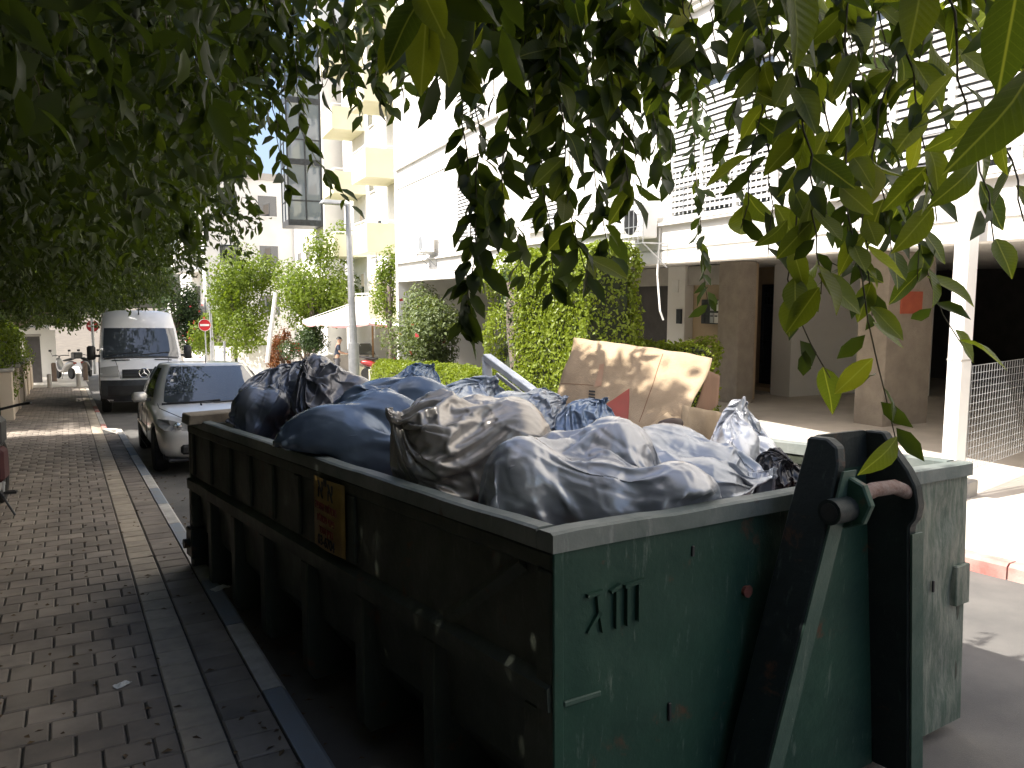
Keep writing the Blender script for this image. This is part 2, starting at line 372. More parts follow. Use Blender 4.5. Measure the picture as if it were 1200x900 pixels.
def building_one():
    W = M['stucco']
    for k in range(4):                                       # floor bands
        z = Z0+k*ST; f = MB()
        f.bb(0, .35, Y0, Y1, z, z+.19); f.bb(.035, .35, Y0, Y1, z+.191, z+.225); f.bb(.0, .35, Y0, Y1, z+.226, z+.60)
        f.bb(-.09, .35, Y0, Y1, z+.601, z+.64); f.bb(.01, .35, Y0, Y1, z+.641, z+.70)
        f.build('floor_band', W, B1)
        MB().bb(.03, .3, Y0, Y1, z+.701, z+ST-.001).build('wall', W, B1)
        r = MB()                                             # thin guard rail before the windows
        for yy in np.arange(Y0+.4, Y1, 1.45): r.tube([(-.05, yy, z+.62), (-.05, yy, z+1.15)], .011, 6)
        r.tube([(-.05, Y0, z+1.15), (-.05, Y1, z+1.15)], .012, 6); r.tube([(-.05, Y0, z+.87), (-.05, Y1, z+.87)], .007, 6)
        r.build('guard_rail', M['grey_metal'], B1)
    MB().bb(.36, 13, Y0, Y1, 2.585, 2.8).build('ceiling', M['stucco'], B1)
    MB().bb(.301, 13, Y0, Y1, 14.4, 14.8).build('roof', M['concrete'], B1)
    b = MB().tube([(-.06, 16.4, 2.9), (-.06, 16.4, 14.3)], .05, 10); b.build('drain_pipe', M['white_paint'], B1)
    MB().bb(.0, 13, Y1+.002, Y1+.25, -1.6, 14.4).build('end_wall', W, B1)
    shutter_window(B1, 7.42, 9.68, 3.08, 5.0, 3, True)
    shutter_window(B1, 4.2, 6.3, 3.08, 5.0, 3)
    shutter_window(B1, .6, 2.9, 3.08, 5.0, 3)
    shutter_window(B1, 13.2, 14.9, 3.3, 4.9, 2)
    shutter_window(B1, 17.6, 19.4, 3.3, 4.95, 2)
    for k in (1, 2, 3):
        for a, c, n in ((17.6, 19.4, 2), (13.2, 14.9, 2), (7.42, 9.68, 3), (4.2, 6.3, 3)):
            shutter_window(B1, a, c, 3.2+k*ST, 5.0+k*ST, n, dz=.11)
    # ground floor: piers, walls, entrance
    def gz(lx, ly): return -.24-.016*(ly)
    def pier(name, x0, x1, y0, y1, mat, z1=2.58): return box_obj(name, x0, x1, y0, y1, gz(0, y1)-.4, z1, mat, B1, bevel=.012)
    pier('pier', 3.5, 3.95, 12.15, 12.82, M['grey_render'])
    MB().bb(4.2, 4.4, 12.6, 14.6, -.9, 2.56).build('tan_wall', M['stone_tan'], B1)
    pier('pier', 3.95, 4.4, 14.6, 15.3, M['stucco'])
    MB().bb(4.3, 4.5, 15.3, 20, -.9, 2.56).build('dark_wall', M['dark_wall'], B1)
    MB().bb(4.02, 4.25, 12.83, 20, 2.12, 2.56).build('beam', M['concrete'], B1)
    pier('pier', 3.5, 4.6, 8.5, 9.1, M['grey_render'])
    MB().bb(5.4, 10, 12.6, 13.2, -.9, 2.58).build('wall', M['stucco'], B1)
    MB().bb(8.0, 8.3, 11.3, 12.6, -.9, 2.58).build('wall', M['stucco'], B1)
    MB().bb(6.3, 6.5, 13.2, 16, -.9, 2.58).build('lobby_wall', M['stone_tan'], B1)
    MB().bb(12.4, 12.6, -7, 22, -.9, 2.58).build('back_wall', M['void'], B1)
    MB().bb(8.4, 12.39, 8.4, 8.55, -.9, 2.58).build('dark_wall', M['void'], B1)  # added sheet that darkens the right end of the open ground floor
    MB().bb(5.6, 6.3, 13.21, 15, gz(0, 14)-.2, gz(0, 14)+.14).build('step', M['stone_tan'], B1)
    MB().bb(5.2, 5.6, 13.25, 14.8, gz(0, 14)-.2, gz(0, 14)+.06).build('step', M['concrete'], B1)
    # entrance door: dark metal frame, panes, grid above
    d0, d1, dz0, dz1 = 13.3, 14.45, gz(0, 14)+.15, 2.15
    fr = MB()
    for c in (d0, d0+.33, d0+.76, d1): fr.bb(6.21, 6.27, c-.04, c+.04, dz0, dz1)
    for z in (dz0+.03, dz0+1.05, dz0+1.95, dz1-.03): fr.bb(6.215, 6.268, d0, d1, z-.03, z+.03)
    for z in (1.85, 1.95, 2.05): fr.bb(6.222, 6.262, d0, d1, z-.012, z+.012)
    for c in np.arange(d0+.1, d1, .1): fr.bb(6.225, 6.259, c-.01, c+.01, dz0+1.95, dz1)
    dr = fr.build('door', M['dark_metal'], B1)
    MB().bb(6.235, 6.25, d0, d1, dz0, dz1).build('pane', M['glass'], dr)
    MB().tube([(6.15, d0+.43, dz0+.8), (6.15, d0+.43, dz0+1.25)], .014, 8).build('handle', M['chrome'], dr)
    # letter boxes: two rows of seven
    mb = MB().bb(4.06, 4.195, 13.0, 14.1, 1.22, 1.78).build('letter_box_bank', M['dark_metal'], B1)
    me = None; cols = [M['grey_metal'], M['white_paint'], M['dark_metal']]
    for rr in range(2):
        for c in range(7):
            o = MB().bb(4.048, 4.058, -.068, .068, -.115, .115).build('letter_box', cols[(rr*3+c*5+c//3) % 3], mb); o.location = (0, 13.08+.157*c, 1.36+rr*.28)
            f = MB().bb(4.040, 4.046, -.045, .045, .03, .06).build('flap', M['black'], mb); f.location = o.location
    # house number tile and small meter box on the white pier, hanging cable
    MB().bb(3.925, 3.948, 14.85, 15.1, 1.95, 2.25).build('number_tile', M['white_paint'], B1)
    MB().bb(3.90, 3.948, 14.68, 14.86, 1.2, 1.55).build('meter_box', M['dark_metal'], B1)
    MB().tube([(-.02, 10.0, 2.95), (-.04, 10.02, 2.2), (-.02, 9.95, 1.6), (.05, 9.95, 1.45)], .017, 6).build('cable', M['white_paint'], B1)
    MB().bb(3.78, 4.28, 8.47, 8.497, 1.55, 1.92).build('notice_board', pmat('orange_board', (.50, .13, .07), (.42, .10, .06), 4, .6, bmp=0), B1)
    MB().bb(5.38, 5.398, 12.7, 12.95, 1.3, 1.55).build('intercom', M['dark_metal'], B1)
building_one()
colm = empty('concrete_column', (7.554+.0958*4.4-.36, 4.4, 0), BZ, 'tall square white concrete column at the edge of the open ground floor', 'column')
MB().bb(.08, .235, .06, .215, -.42, 3.4).build('shaft', M['stucco'], colm, bevel=.008)
MB().bb(.06, .255, .04, .235, -.5, -.16).build('foot', M['concrete'], colm, bevel=.008)
MB().bb(.077, .238, .057, .218, 1.18, 1.2).build('seam_band', M['concrete'], colm)
# air conditioner in a cage on the facade
ac = bldg('air_conditioner', 'white air conditioner in a wire cage on the facade above the tall hedge', 10.35, -.42); ac['category'] = 'air conditioner'
MB().bb(0, .32, -.4, .4, 2.78, 3.3).build('case', M['white_paint'], ac, bevel=.02)
MB().lathe([(.2, -.012), (.2, .0)], (0, -.1, 3.04), 20, 'x').build('fan_grille', M['shadow_grille'], ac)
c = MB()
for yy in np.linspace(-.55, .55, 9): c.tube([(-.06, yy, 2.68), (-.06, yy, 3.5)], .007, 5)
for zz in (2.68, 2.95, 3.22, 3.5): c.tube([(-.06, -.55, zz), (-.06, .55, zz)], .008, 5)
for yy in (-.55, .55):
    c.tube([(-.06, yy, 2.68), (.41, yy, 2.68)], .012, 5); c.tube([(-.06, yy, 3.5), (.41, yy, 3.5)], .008, 5); c.tube([(-.06, yy, 2.68), (.41, yy, 2.3)], .012, 5)
c.build('cage', M['grey_metal'], ac)
ac2 = bldg('air_conditioner', 'white air conditioner on a bracket at the far end of the facade', 21.6, -.42); ac2['category'] = 'air conditioner'
MB().bb(0, .32, -.42, .42, 3.15, 3.72).build('case', M['white_paint'], ac2, bevel=.02)
MB().lathe([(.21, -.012), (.21, .0)], (0, -.1, 3.43), 20, 'x').build('fan_grille', M['grey_metal'], ac2)
c = MB()
for yy in (-.3, .3): c.tube([(0, yy, 3.12), (.41, yy, 3.12), (.41, yy, 2.75), (0, yy, 3.12)], .014, 5)
c.build('bracket', M['grey_metal'], ac2)

# ================================================================ balcony building, tower with glass bay, far white house
B2 = bldg('balcony_building', 'cream apartment building with stacked square balconies beyond the shutters', 29.65)
def wall_with_windows(root, x, y0, y1, z0, z1, mat, wins):
    MB().bb(x, x+.3, y0, y1, z0, z1).build('wall', mat, root)
    for (a, c, zb, zt) in wins:
        f = MB().bb(x-.05, x-.002, a-.05, c+.05, zt, zt+.05).bb(x-.07, x-.002, a-.07, c+.07, zb-.06, zb).bb(x-.05, x-.002, a-.05, a, zb, zt).bb(x-.05, x-.002, c, c+.05, zb, zt).build('window', M['white_paint'], root)
        MB().bb(x-.02, x-.004, a, c, zb, zt).build('pane', M['glass'], f)
        n = int((zt-zb)*.55/.05); s = MB()
        for i in range(n): s.bb(x-.034-.004*(i % 2), x-.022, a+.001, c-.001, zt-(i+1)*.05, zt-i*.05)
        s.build('roller_blind', M['beige'], f)
zs = [-1, 1.88, 4.75, 7.62, 10.49, 13.36]
wins = []
for z in zs[1:]:
    zb = z-.1; wins += [(-1.55, -.55, zb-.9, zb+1.25), (.35, .85, zb+.2, zb+1.2), (3.2, 3.9, zb, zb+1.2), (4.4, 5.3, zb-.9, zb+1.2), (6.6, 7.2, zb+.1, zb+1.2)]
wall_with_windows(B2, 1.5, -4.0, 10.8, -3, 15.5, M['stucco'], wins)
MB().bb(1.79, 12, 10.5, 10.8, -3, 15.5).build('end_wall', M['stucco'], B2)
MB().bb(1.45, 12, -4.05, 10.85, 15.5, 15.8).build('roof', M['concrete'], B2)
for k, z in enumerate(zs):
    for y0, L in ((0, 2.35), (6.05, 2.6)):
        f = MB(); h = 1.12 if y0 == 0 else 1.0; zb = z-h
        f.bb(0, 1.49, y0, y0+L, zb, zb+.14)
        f.bb(0, .12, y0, y0+L, zb+.141, z).bb(.121, 1.49, y0, y0+.12, zb+.141, z).bb(.121, 1.49, y0+L-.12, y0+L, zb+.141, z)
        o = f.build('balcony', M['cream'], B2)
        r = MB(); zr = z+.12; r.tube([(.06, y0+L-.06, zr), (.06, y0+.06, zr), (1.45, y0+.06, zr)], .03, 6)
        for px, py in ((.06, y0+.06), (.06, y0+L-.06), (.06, y0+L/2), (.8, y0+.06)): r.tube([(px, py, z), (px, py, zr)], .015, 5)
        r.build('rail', M['white_paint'], o)
        if y0 == 0 and k == 2: MB().tube([(.5, .5, zb-.001), (.5, .5, zb-.3)], .012, 5).lathe([(.03, 0), (.06, -.06), (.06, -.16), (.02, -.22)], (.5, .5, zb-.25), 8).build('lantern', M['grey_metal'], o)
B3 = bldg('tower_block', 'white tower block with a dark framed glass bay behind the balconies', 41.4)
wall_with_windows(B3, .6, 0, 12, -3, 17, M['stucco'], [(4, 5.2, z, z+1.3) for z in (1, 4, 7, 10, 13)]+[(7, 8.4, z, z+1.3) for z in (1, 4, 7, 10, 13)])
MB().bb(.61, 12, -.3, -.002, -3, 17).build('side_wall', M['stucco'], B3)
for z in (5.9, 9.0, 12.1):
    f = MB(); x0, y0, y1 = -1.2, 0, 2.2
    f.bb(x0, .59, y0, y1, z-.3, z)
    for yy in (y0, 1.06, y1-.08): f.bb(x0, x0+.08, yy, yy+.08, z+.001, z+2.799)
    for xx in (-.3, .5): f.bb(xx, xx+.08, y0, y0+.08, z+.001, z+2.799)
    f.bb(x0+.081, .499, y0+.01, y0+.07, z+.95, z+1.02); f.bb(x0+.01, x0+.07, y0+.081, y1-.081, z+.95, z+1.02)
    o = f.build('bay_window', M['dark_metal'], B3)
    MB().bb(x0+.03, x0+.05, y0+.04, y1-.04, z+.001, z+2.79).bb(x0+.051, .55, y0+.03, y0+.05, z+.001, z+2.79).build('pane', glass_mat('bay_glass', (.12, .15, .18)) if z < 6 else bpy.data.materials['bay_glass'], o)
B4 = empty('white_house', (7.6, 51, 0), 0, 'low white house with projecting balcony at the far end of the street', 'building')
MB().bb(0, 9, 0, 12, -4, 9.2).build('wall', M['stucco'], B4)
MB().bb(-.1, 9, -.1, 12.1, 9.2, 9.6).build('roof', M['concrete'], B4)
for z in (.6, 3.7, 6.8):
    o = MB().bb(-1.6, -.002, 1.2, 6, z-.25, z).bb(-1.6, -1.5, 1.2, 6, z+.001, z+.9).bb(-1.499, -.002, 1.2, 1.3, z+.001, z+.9).build('balcony', M['stucco'], B4)
    for a in (.8, 3.2, 5.4):
        f = MB().bb(a, a+1.3, -.04, -.002, z+.1, z+1.5).build('window', M['white_paint'], B4)
        MB().bb(a+.08, a+1.22, -.05, -.041, z+.18, z+1.42).build('pane', M['glass'], f)
    f = MB().bb(-.04, -.002, 2, 4.5, z+.05, z+2.1).build('window', M['white_paint'], B4); MB().bb(-.05, -.041, 2.1, 4.4, z+.12, z+2.0).build('pane', M['glass'], f)
# ================================================================ the skip
def paint_mat(name, base, dark, worn, wear=.5, side=0):
    m, t, p = new_mat(name); vec = coords(t)
    n1 = noise_node(t, 2.2, 6, .65, vec); col = ramp(t, n1.outputs['Fac'], [(.35, base), (.7, dark)]).outputs['Color']
    mp = N(t, 'ShaderNodeMapping'); mp.inputs['Scale'].default_value = (9, 9, 1.6); t.links.new(vec, mp.inputs['Vector'])
    n2 = noise_node(t, 3, 8, .75, mp.outputs[0]); s = ramp(t, n2.outputs['Fac'], [(.58, 0), (.72, .45)])
    col = mix(t, s.outputs['Color'], col, worn)
    n3 = noise_node(t, 26, 5, .7, vec); s3 = ramp(t, n3.outputs['Fac'], [(.69, 0), (.75, .7)]); col = mix(t, s3.outputs['Color'], col, worn)
    n4 = noise_node(t, 5, 6, .7, vec, .4); s4 = ramp(t, n4.outputs['Fac'], [(.61, 0), (.70, .8)]); col = mix(t, s4.outputs['Color'], col, (.10, .045, .025))
    if side:                            # paler, blotchy grey-green towards the right-hand end
        sx = N(t, 'ShaderNodeSeparateXYZ'); t.links.new(vec, sx.inputs[0])
        mr = N(t, 'ShaderNodeMapRange'); mr.inputs[1].default_value = 1.68; mr.inputs[2].default_value = 2.0; t.links.new(sx.outputs[0], mr.inputs[0])
        ad = N(t, 'ShaderNodeMath', operation='MULTIPLY'); t.links.new(mr.outputs[0], ad.inputs[0])
        r5 = ramp(t, n2.outputs['Fac'], [(.38, .95), (.62, .15)]); t.links.new(r5.outputs['Color'], ad.inputs[1])
        col = mix(t, ad.outputs[0], col, (.21, .225, .19))
    t.links.new(col, p.inputs['Base Color']); p.inputs['Specular IOR Level'].default_value = .3
    r = ramp(t, n1.outputs['Fac'], [(.3, .42), (.7, .68)]); t.links.new(r.outputs['Color'], p.inputs['Roughness'])
    b = noise_node(t, 7, 8, .6, vec); b2 = noise_node(t, 120, 3, .6, vec)
    nn = bump(t, p, b.outputs['Fac'], .35, .02); bump(t, p, b2.outputs['Fac'], .12, .003, nn); return m
M['green'] = paint_mat('green_paint', (.022, .064, .043), (.013, .040, .029), (.22, .25, .21), side=1)
M['green_edge'] = paint_mat('green_paint_edge', (.06, .10, .078), (.035, .07, .055), (.22, .24, .20))
M['green_shaded'] = paint_mat('green_paint_shaded', (.058, .066, .050), (.038, .044, .034), (.14, .15, .12))  # shade along the long sides put into the grimy paint colour
M['green_dark'] = paint_mat('green_paint_deep_shade', (.018, .026, .026), (.012, .016, .016), (.10, .13, .115))  # near-black green: shade on the hook cheeks put into the colour
M['rim'] = paint_mat('rim_worn', (.21, .225, .21), (.10, .125, .115), (.34, .35, .33))
M['rust'] = pmat('rusty_steel', (.16, .095, .075), (.24, .19, .17), 30, .75, metal=.3, bmp=.4, bscale=90)
SK_M = street_matrix(1.163, 1.78, R(2.9)); SKIP = empty('rubbish_skip', (0, 0, 0), mat=SK_M, cat='skip',
    label='dark green steel rubbish skip with hook bar, heaped with grey bags at the kerb')
def skew(b):
    b.v = [(x-.0511*y, y*.9987, z) for x, y, z in b.v]; return b
def sk(b, name, mat, parent=SKIP, bevel=0, **k): return skew(b).build(name, mat, parent, bevel=bevel, **k)
LX, LY, H = 2.29, 4.32, 1.24
# front panel: beaten plate with dents
def front_panel():
    nx, nz = 70, 40; P0 = []
    for i in range(nx+1):
        row = []
        for j in range(nz+1):
            x = .0+LX*i/nx; z = .06+(H-.075)*j/nz; q = Vector((x*1.7, 3.3, z*1.7))
            d = .016*noise.noise(q)+.009*noise.noise(q*2.7)
            if x > 1.7: d += .022*noise.noise(Vector((x*6, 1.1, z*5)))*min(1, (x-1.7)*3)
            e = min(x, LX-x, z-.06, H-z)*8; row.append((x, -.002+d*min(1, e), z))
        P0.append(row)
    b = MB(); b.grid(P0); k = len(b.v)
    b.add([(0, .05, .06), (LX, .05, .06), (LX, .05, H-.015), (0, .05, H-.015)], [(0, 1, 2, 3)])
    n = nz+1
    def idx(i, j): return i*n+j
    b.f += [[idx(i, 0), idx(i+1, 0), k+1, k] for i in (0,)]; b.m += [0]
    return sk(b, 'front_panel', M['green'], smooth=True, fix=True)
front_panel()
sk(MB().bb(.001, LX-.001, .051, .056, .06, H-.02), 'front_panel_lining', M['green_shaded'])
# worn top rims
def rim(x0, x1, y0, y1, name='top_rim'):
    b = MB(); L = max(x1-x0, y1-y0); n = 24; along_x = (x1-x0) > (y1-y0); rows = []
    for i in range(n+1):
        f = i/n; a = x0+(x1-x0)*f if along_x else y0+(y1-y0)*f; dz = .006*noise.noise(Vector((a*3, y0, x0)))+.003*noise.noise(Vector((a*9, x0, y0)))
        o = .008*noise.noise(Vector((a*2.3, 5+x0, y0)))
        lo, hi = (y0, y1) if along_x else (x0, x1)
        pr = [(lo+o, H-.06), (lo+o, H-.006+dz), (lo+.012+o, H+dz), (hi-.012+o, H+dz), (hi+o, H-.008+dz), (hi+o, H-.06)]
        rows.append([(a, q, z) if along_x else (q, a, z) for q, z in pr])
    b.grid(rows, closed_u=True); b.f += [[0, 1, 2, 3, 4, 5], [n*6+5-q for q in range(6)]]; b.m += [0, 0]
    return sk(b, name, M['rim'])
rim(-.012, LX+.012, -.018, .06); rim(-.012, LX+.012, LY-.06, LY+.012); rim(-.014, .062, .061, LY-.061); rim(LX-.062, LX+.014, .061, LY-.061)
# long sides: channel under the rim, recessed wall, mid rail, tucked-in hull with gussets
for s in (0, 1):
    X = (lambda x: x) if s == 0 else (lambda x: LX-x); G = M['green_shaded']
    def bx(x0, x1, *a): return MB().bb(X(x0), X(x1), *a)
    sk(bx(-.004, .05, .001, LY, 1.12, 1.178), 'upper_channel', G, bevel=.008)
    sk(bx(.018, .04, .052, LY-.05, .80, 1.119), 'side_panel', G)
    b = MB(); poly = [(X(.06), .002, .69), (X(-.016), .002, .705), (X(-.02), .002, .775), (X(.04), .002, .815), (X(.06), .002, .815)]
    b.prism(poly, (0, LY-.004, 0)); sk(b, 'mid_rail', G)
    sk(MB().prism([(X(.05), .09, .70), (X(.07), .09, .40), (X(.29), .09, .11), (X(.33), .09, .11), (X(.11), .09, .41), (X(.09), .09, .70)], (0, LY-.18, 0)), 'hull', G)
    for yy in (.06, .70, 1.31, 1.96, 2.62, 3.19, 3.75, 4.26):
        sk(MB().prism([(X(-.0), yy, .69), (X(-.0), yy, .13), (X(.03), yy, .085), (X(.325), yy, .105), (X(.325), yy, .69)], (0, .085, 0)), 'gusset', G, bevel=.006)
    for yy in (1.42, 1.95, 2.08, 2.48, 2.88, 3.29, 3.75, 4.22):
        if yy != 1.95: sk(bx(-.002, .0179, yy-.035, yy+.035, .816, 1.119), 'rib', G, bevel=.006)
    sk(bx(-.006, .055, .001, .075, .062, 1.119), 'corner_post', G, bevel=.006)
    if s == 0:
        a = Vector((.016, .16, 1.115)); c = Vector((.016, .62, .80)); d = (c-a).normalized(); q = Vector((0, -d.z, d.y))*.03
        b = MB(); b.add([a-q, a+q, c+q, c-q, a+Vector((-.022, 0, 0)), c+Vector((-.022, 0, 0))], [(0, 4, 5, 3), (4, 1, 2, 5), (0, 1, 4), (3, 5, 2)]); sk(b, 'diagonal_brace', G)
        sk(MB().lathe([(.035, -.07), (.035, -.02), (.05, -.02), (.05, 0)], (-.0, 4.24, .31), 12, 'x'), 'hinge_pin', M['green_dark'])
        sk(MB().bb(-.03, .1, 4.18, 4.34, .2, .42), 'hinge', M['green_dark'], bevel=.01)
sk(MB().bb(.34, LX-.34, .06, LY-.06, .10, .13), 'floor_plate', M['green_dark'])
sk(MB().bb(.0, LX, LY-.05, LY, .12, H-.06), 'tail_gate', M['green_shaded'], bevel=.008)
for xx in (.55, LX-.65):
    sk(MB().bb(xx, xx+.1, .2, LY-.3, .03, .099), 'skid', M['green_dark'])
# front details: bent corner strip, weld strip, patch, slots, bolt
sk(MB().bb(-.006, .03, -.014, -.003, .065, 1.18), 'corner_strip', M['green'], bevel=.003)
sk(MB().bb(.031, .17, -.016, -.004, .715, .732), 'weld_strip', M['green_edge'], bevel=.003)
sk(MB().bb(LX-.10, LX+.012, -.02, .06, .60, .78), 'patch_plate', M['green'], bevel=.004)
for x, z, h in ((.56, 1.10, .035), (.46, .585, .06), (2.02, .72, .05)):
    sk(MB().bb(x-.006, x+.006, -.0135, -.004, z-h/2, z+h/2), 'slot', M['black'], bevel=.002)
b = MB().lathe([(.022, -.016), (.018, -.008), (.018, .01)], (.82, -.004, .92), 12, 'y'); sk(b, 'rusty_bolt', pmat('red_rust', (.25, .07, .05), (.16, .06, .04), 40, .8), SKIP)
# welded letters (gimel, vav, het as seen from left to right)
def stroke(b, a, c, w_=.0115, d=.02):
    a = Vector((a[0], 0, a[1])); c = Vector((c[0], 0, c[1])); t = (c-a).normalized(); n = Vector((t.z, 0, -t.x))*w_/2; a = a-t*w_*.4; c = c+t*w_*.4
    o = Vector((0, -.018, 0)); b.prism([p+o for p in (a-n, a+n, c+n, c-n)], (0, d, 0))
for strokes in ([((.122, 1.032), (.172, 1.036)), ((.158, 1.022), (.164, .975)), ((.165, .975), (.178, .915)), ((.162, .972), (.122, .922))],
                [((.212, 1.030), (.243, 1.043)), ((.232, 1.022), (.232, .915))],
                [((.268, 1.035), (.340, 1.043)), ((.276, 1.025), (.276, .915)), ((.323, 1.028), (.323, .920))]):
    b = MB()
    for q in strokes: stroke(b, *q)
    sk(b, 'letter', M['green'])
# hook frame: two leaning cheeks, back plate, hood and bar
def lean(zz): return (zz-.06)/1.4
def cheek(xb, xt, nose):
    """a plate across the front; xb/xt = x at the bottom and top; outline in (y, z)"""
    out = [(0, .06), (-.15, .06), (-.255 if nose else -.245, 1.08)]
    out += [(-.262, 1.12), (-.285, 1.15), (-.300, 1.20), (-.298, 1.27), (-.275, 1.33), (-.235, 1.39)] if nose else [(-.25, 1.20), (-.255, 1.38), (-.24, 1.435)]
    out += [(-.20, 1.46), (-.13, 1.46), (-.10, 1.2)]
    b = MB(); n = len(out); A_ = []; B_ = []
    for y, z in out:
        x = xb+(xt-xb)*lean(z); A_.append((x-.024, y, z)); B_.append((x+.024, y, z))
    b.add(A_+B_, [tuple(range(n)), tuple(range(2*n-1, n-1, -1))]+[(i, n+i, n+(i+1) % n, (i+1) % n) for i in range(n)])
    return sk(b, 'hook_cheek', M['green_dark'], bevel=.006)
def strip(xb, xt, top=1.08):             # the worn front edge of a cheek
    b = MB(); z0, z1 = .07, top; y0, y1 = -.153, -.153-(.09 if top > 1.2 else .104)*(top-.06)
    for w_ in (.036,):
        P0 = [(xb-.02, y0, z0), (xb+.06, y0, z0), (xb+.06, y0-.008, z0), (xb-.02, y0-.008, z0)]
        xt_ = xb+(xt-xb)*lean(z1); P1 = [(xt_-.02, y1, z1), (xt_+.05, y1, z1), (xt_+.05, y1-.008, z1), (xt_-.02, y1-.008, z1)]
        b.add(P0+P1, [(0, 1, 2, 3), (7, 6, 5, 4), (0, 4, 5, 1), (1, 5, 6, 2), (2, 6, 7, 3), (3, 7, 4, 0)])
    return sk(b, 'edge_strip', M['green_edge'])
cheek(.66, 1.00, False); cheek(1.63, 1.32, True); strip(.66, 1.00, 1.36); strip(1.63, 1.32, 1.09)
b = MB(); b.prism([(.69, -.004, .06), (1.60, -.004, .06), (1.345, -.125, 1.35), (.985, -.125, 1.35)], (0, .02, 0)); sk(b, 'back_plate', M['green'])
b = MB(); rows = []
for k in range(9):
    a = math.pi*.9*k/8-.2; rows.append([(.99, -.18-.02+.09*math.cos(a)*1.1, 1.36+.105*math.sin(a)), (1.33, -.20+.09*math.cos(a)*1.1, 1.36+.105*math.sin(a))])
b = MB().prism([(.975, -.128, 1.33), (1.345, -.128, 1.33), (1.335, -.138, 1.45), (1.28, -.139, 1.462), (1.04, -.139, 1.462), (.985, -.138, 1.45)], (0, .016, 0)); sk(b, 'hood', M['green_dark'])
b = MB(); b.tube([(.93, -.262, 1.245), (1.0, -.262, 1.255), (1.15, -.262, 1.278), (1.27, -.262, 1.275), (1.36, -.26, 1.245)], [.026]*5, 12); sk(b, 'hook_bar', M['rust'], smooth=True, angle=40)
b = MB().lathe([(.085, -.016), (.09, -.010), (.09, .010), (.082, .016)], (1.0, -.262, 1.255), 8, 'x'); sk(b, 'collar', M['green'])
b = MB().lathe([(.034, -.07), (.042, -.07), (.042, .04), (.034, .04)], (.955, -.275, 1.235), 14, 'x'); sk(b, 'pipe_end', M['green_dark'], smooth=True, angle=40); sk(MB().lathe([(.03, -.072), (.03, -.0702)], (.955, -.275, 1.235), 14, 'x'), 'pipe_bore', M['black'])
# yellow plate with black and red lettering on the long side
M['plate_yellow'] = pmat('yellow_plate', (.30, .19, .04), (.20, .12, .03), 9, .6, bmp=.2)
M['ink_black'] = pmat('black_ink', (.012, .012, .012), (.02, .02, .02), 20, .7, bmp=0)
M['ink_red'] = pmat('red_ink', (.22, .035, .02), (.16, .03, .02), 20, .7, bmp=0)
b = MB(); rows = [[(-.012-.012*math.sin(math.pi*i/8), 1.455+.355*i/8, z) for z in (.825, .99, 1.155)] for i in range(9)]
b.grid(rows); pl = sk(b, 'plate', M['plate_yellow'], smooth=True); m_ = pl.modifiers.new('s', 'SOLIDIFY'); m_.thickness = .004; bake(pl)
def text(body, size, mat, parent, matrix, name='lettering', ex=.0015):
    c = bpy.data.curves.new(name, 'FONT'); c.body = body; c.size = size; c.extrude = ex; c.align_x = 'CENTER'; c.align_y = 'CENTER'
    o = bpy.data.objects.new(name, c); COL.objects.link(o); dg = bpy.context.evaluated_depsgraph_get()
    me = bpy.data.meshes.new_from_object(o.evaluated_get(dg)); bpy.data.objects.remove(o)
    me.transform(matrix); return link_mesh(name, me, mat, parent)
def on_side(yc, zc, sx=1.):              # lettering read from the pavement side: +x of the text runs towards -y of the skip
    m = Matrix(((0, 0, -1), (-sx, 0, 0), (0, 1, 0))).to_4x4(); m.translation = (-.029-.0511*yc, yc*.9987, zc); return m
for body, size, mat, z, s in (('א"א', .13, 'ink_black', 1.105, 1.05), ('מכולות אשפה'[::-1], .056, 'ink_red', 1.025, .9), ('פינוי פסולת'[::-1], .052, 'ink_red', .968, .95), ('בניין ועפר'[::-1], .05, 'ink_red', .915, .95), ('03-6704', .068, 'ink_black', .862, 1.0)):
    text(body, size, M[mat], pl, on_side(1.63, z, s))
# dark mixed rubbish under the bags
b = MB(); rows = []
for i in range(40):
    row = []
    for j in range(70):
        x = .12+(LX-.24)*i/39; y = .1+(LY-.2)*j/69; q = Vector((x*5, y*5, 0))
        row.append((x, y, .98+.10*abs(noise.noise(q))+.05*noise.noise(q*3)))
    rows.append(row)
b.grid(rows); hp = skew(b).build('mixed_rubbish', pmat('mixed_rubbish', (.06, .055, .055), (.20, .07, .05), 9, .8, bmp=.5), None)
hp.matrix_world = SK_M; tag(hp, 'dark mixed rubbish filling the skip beneath the bags', 'rubbish', kind='stuff')

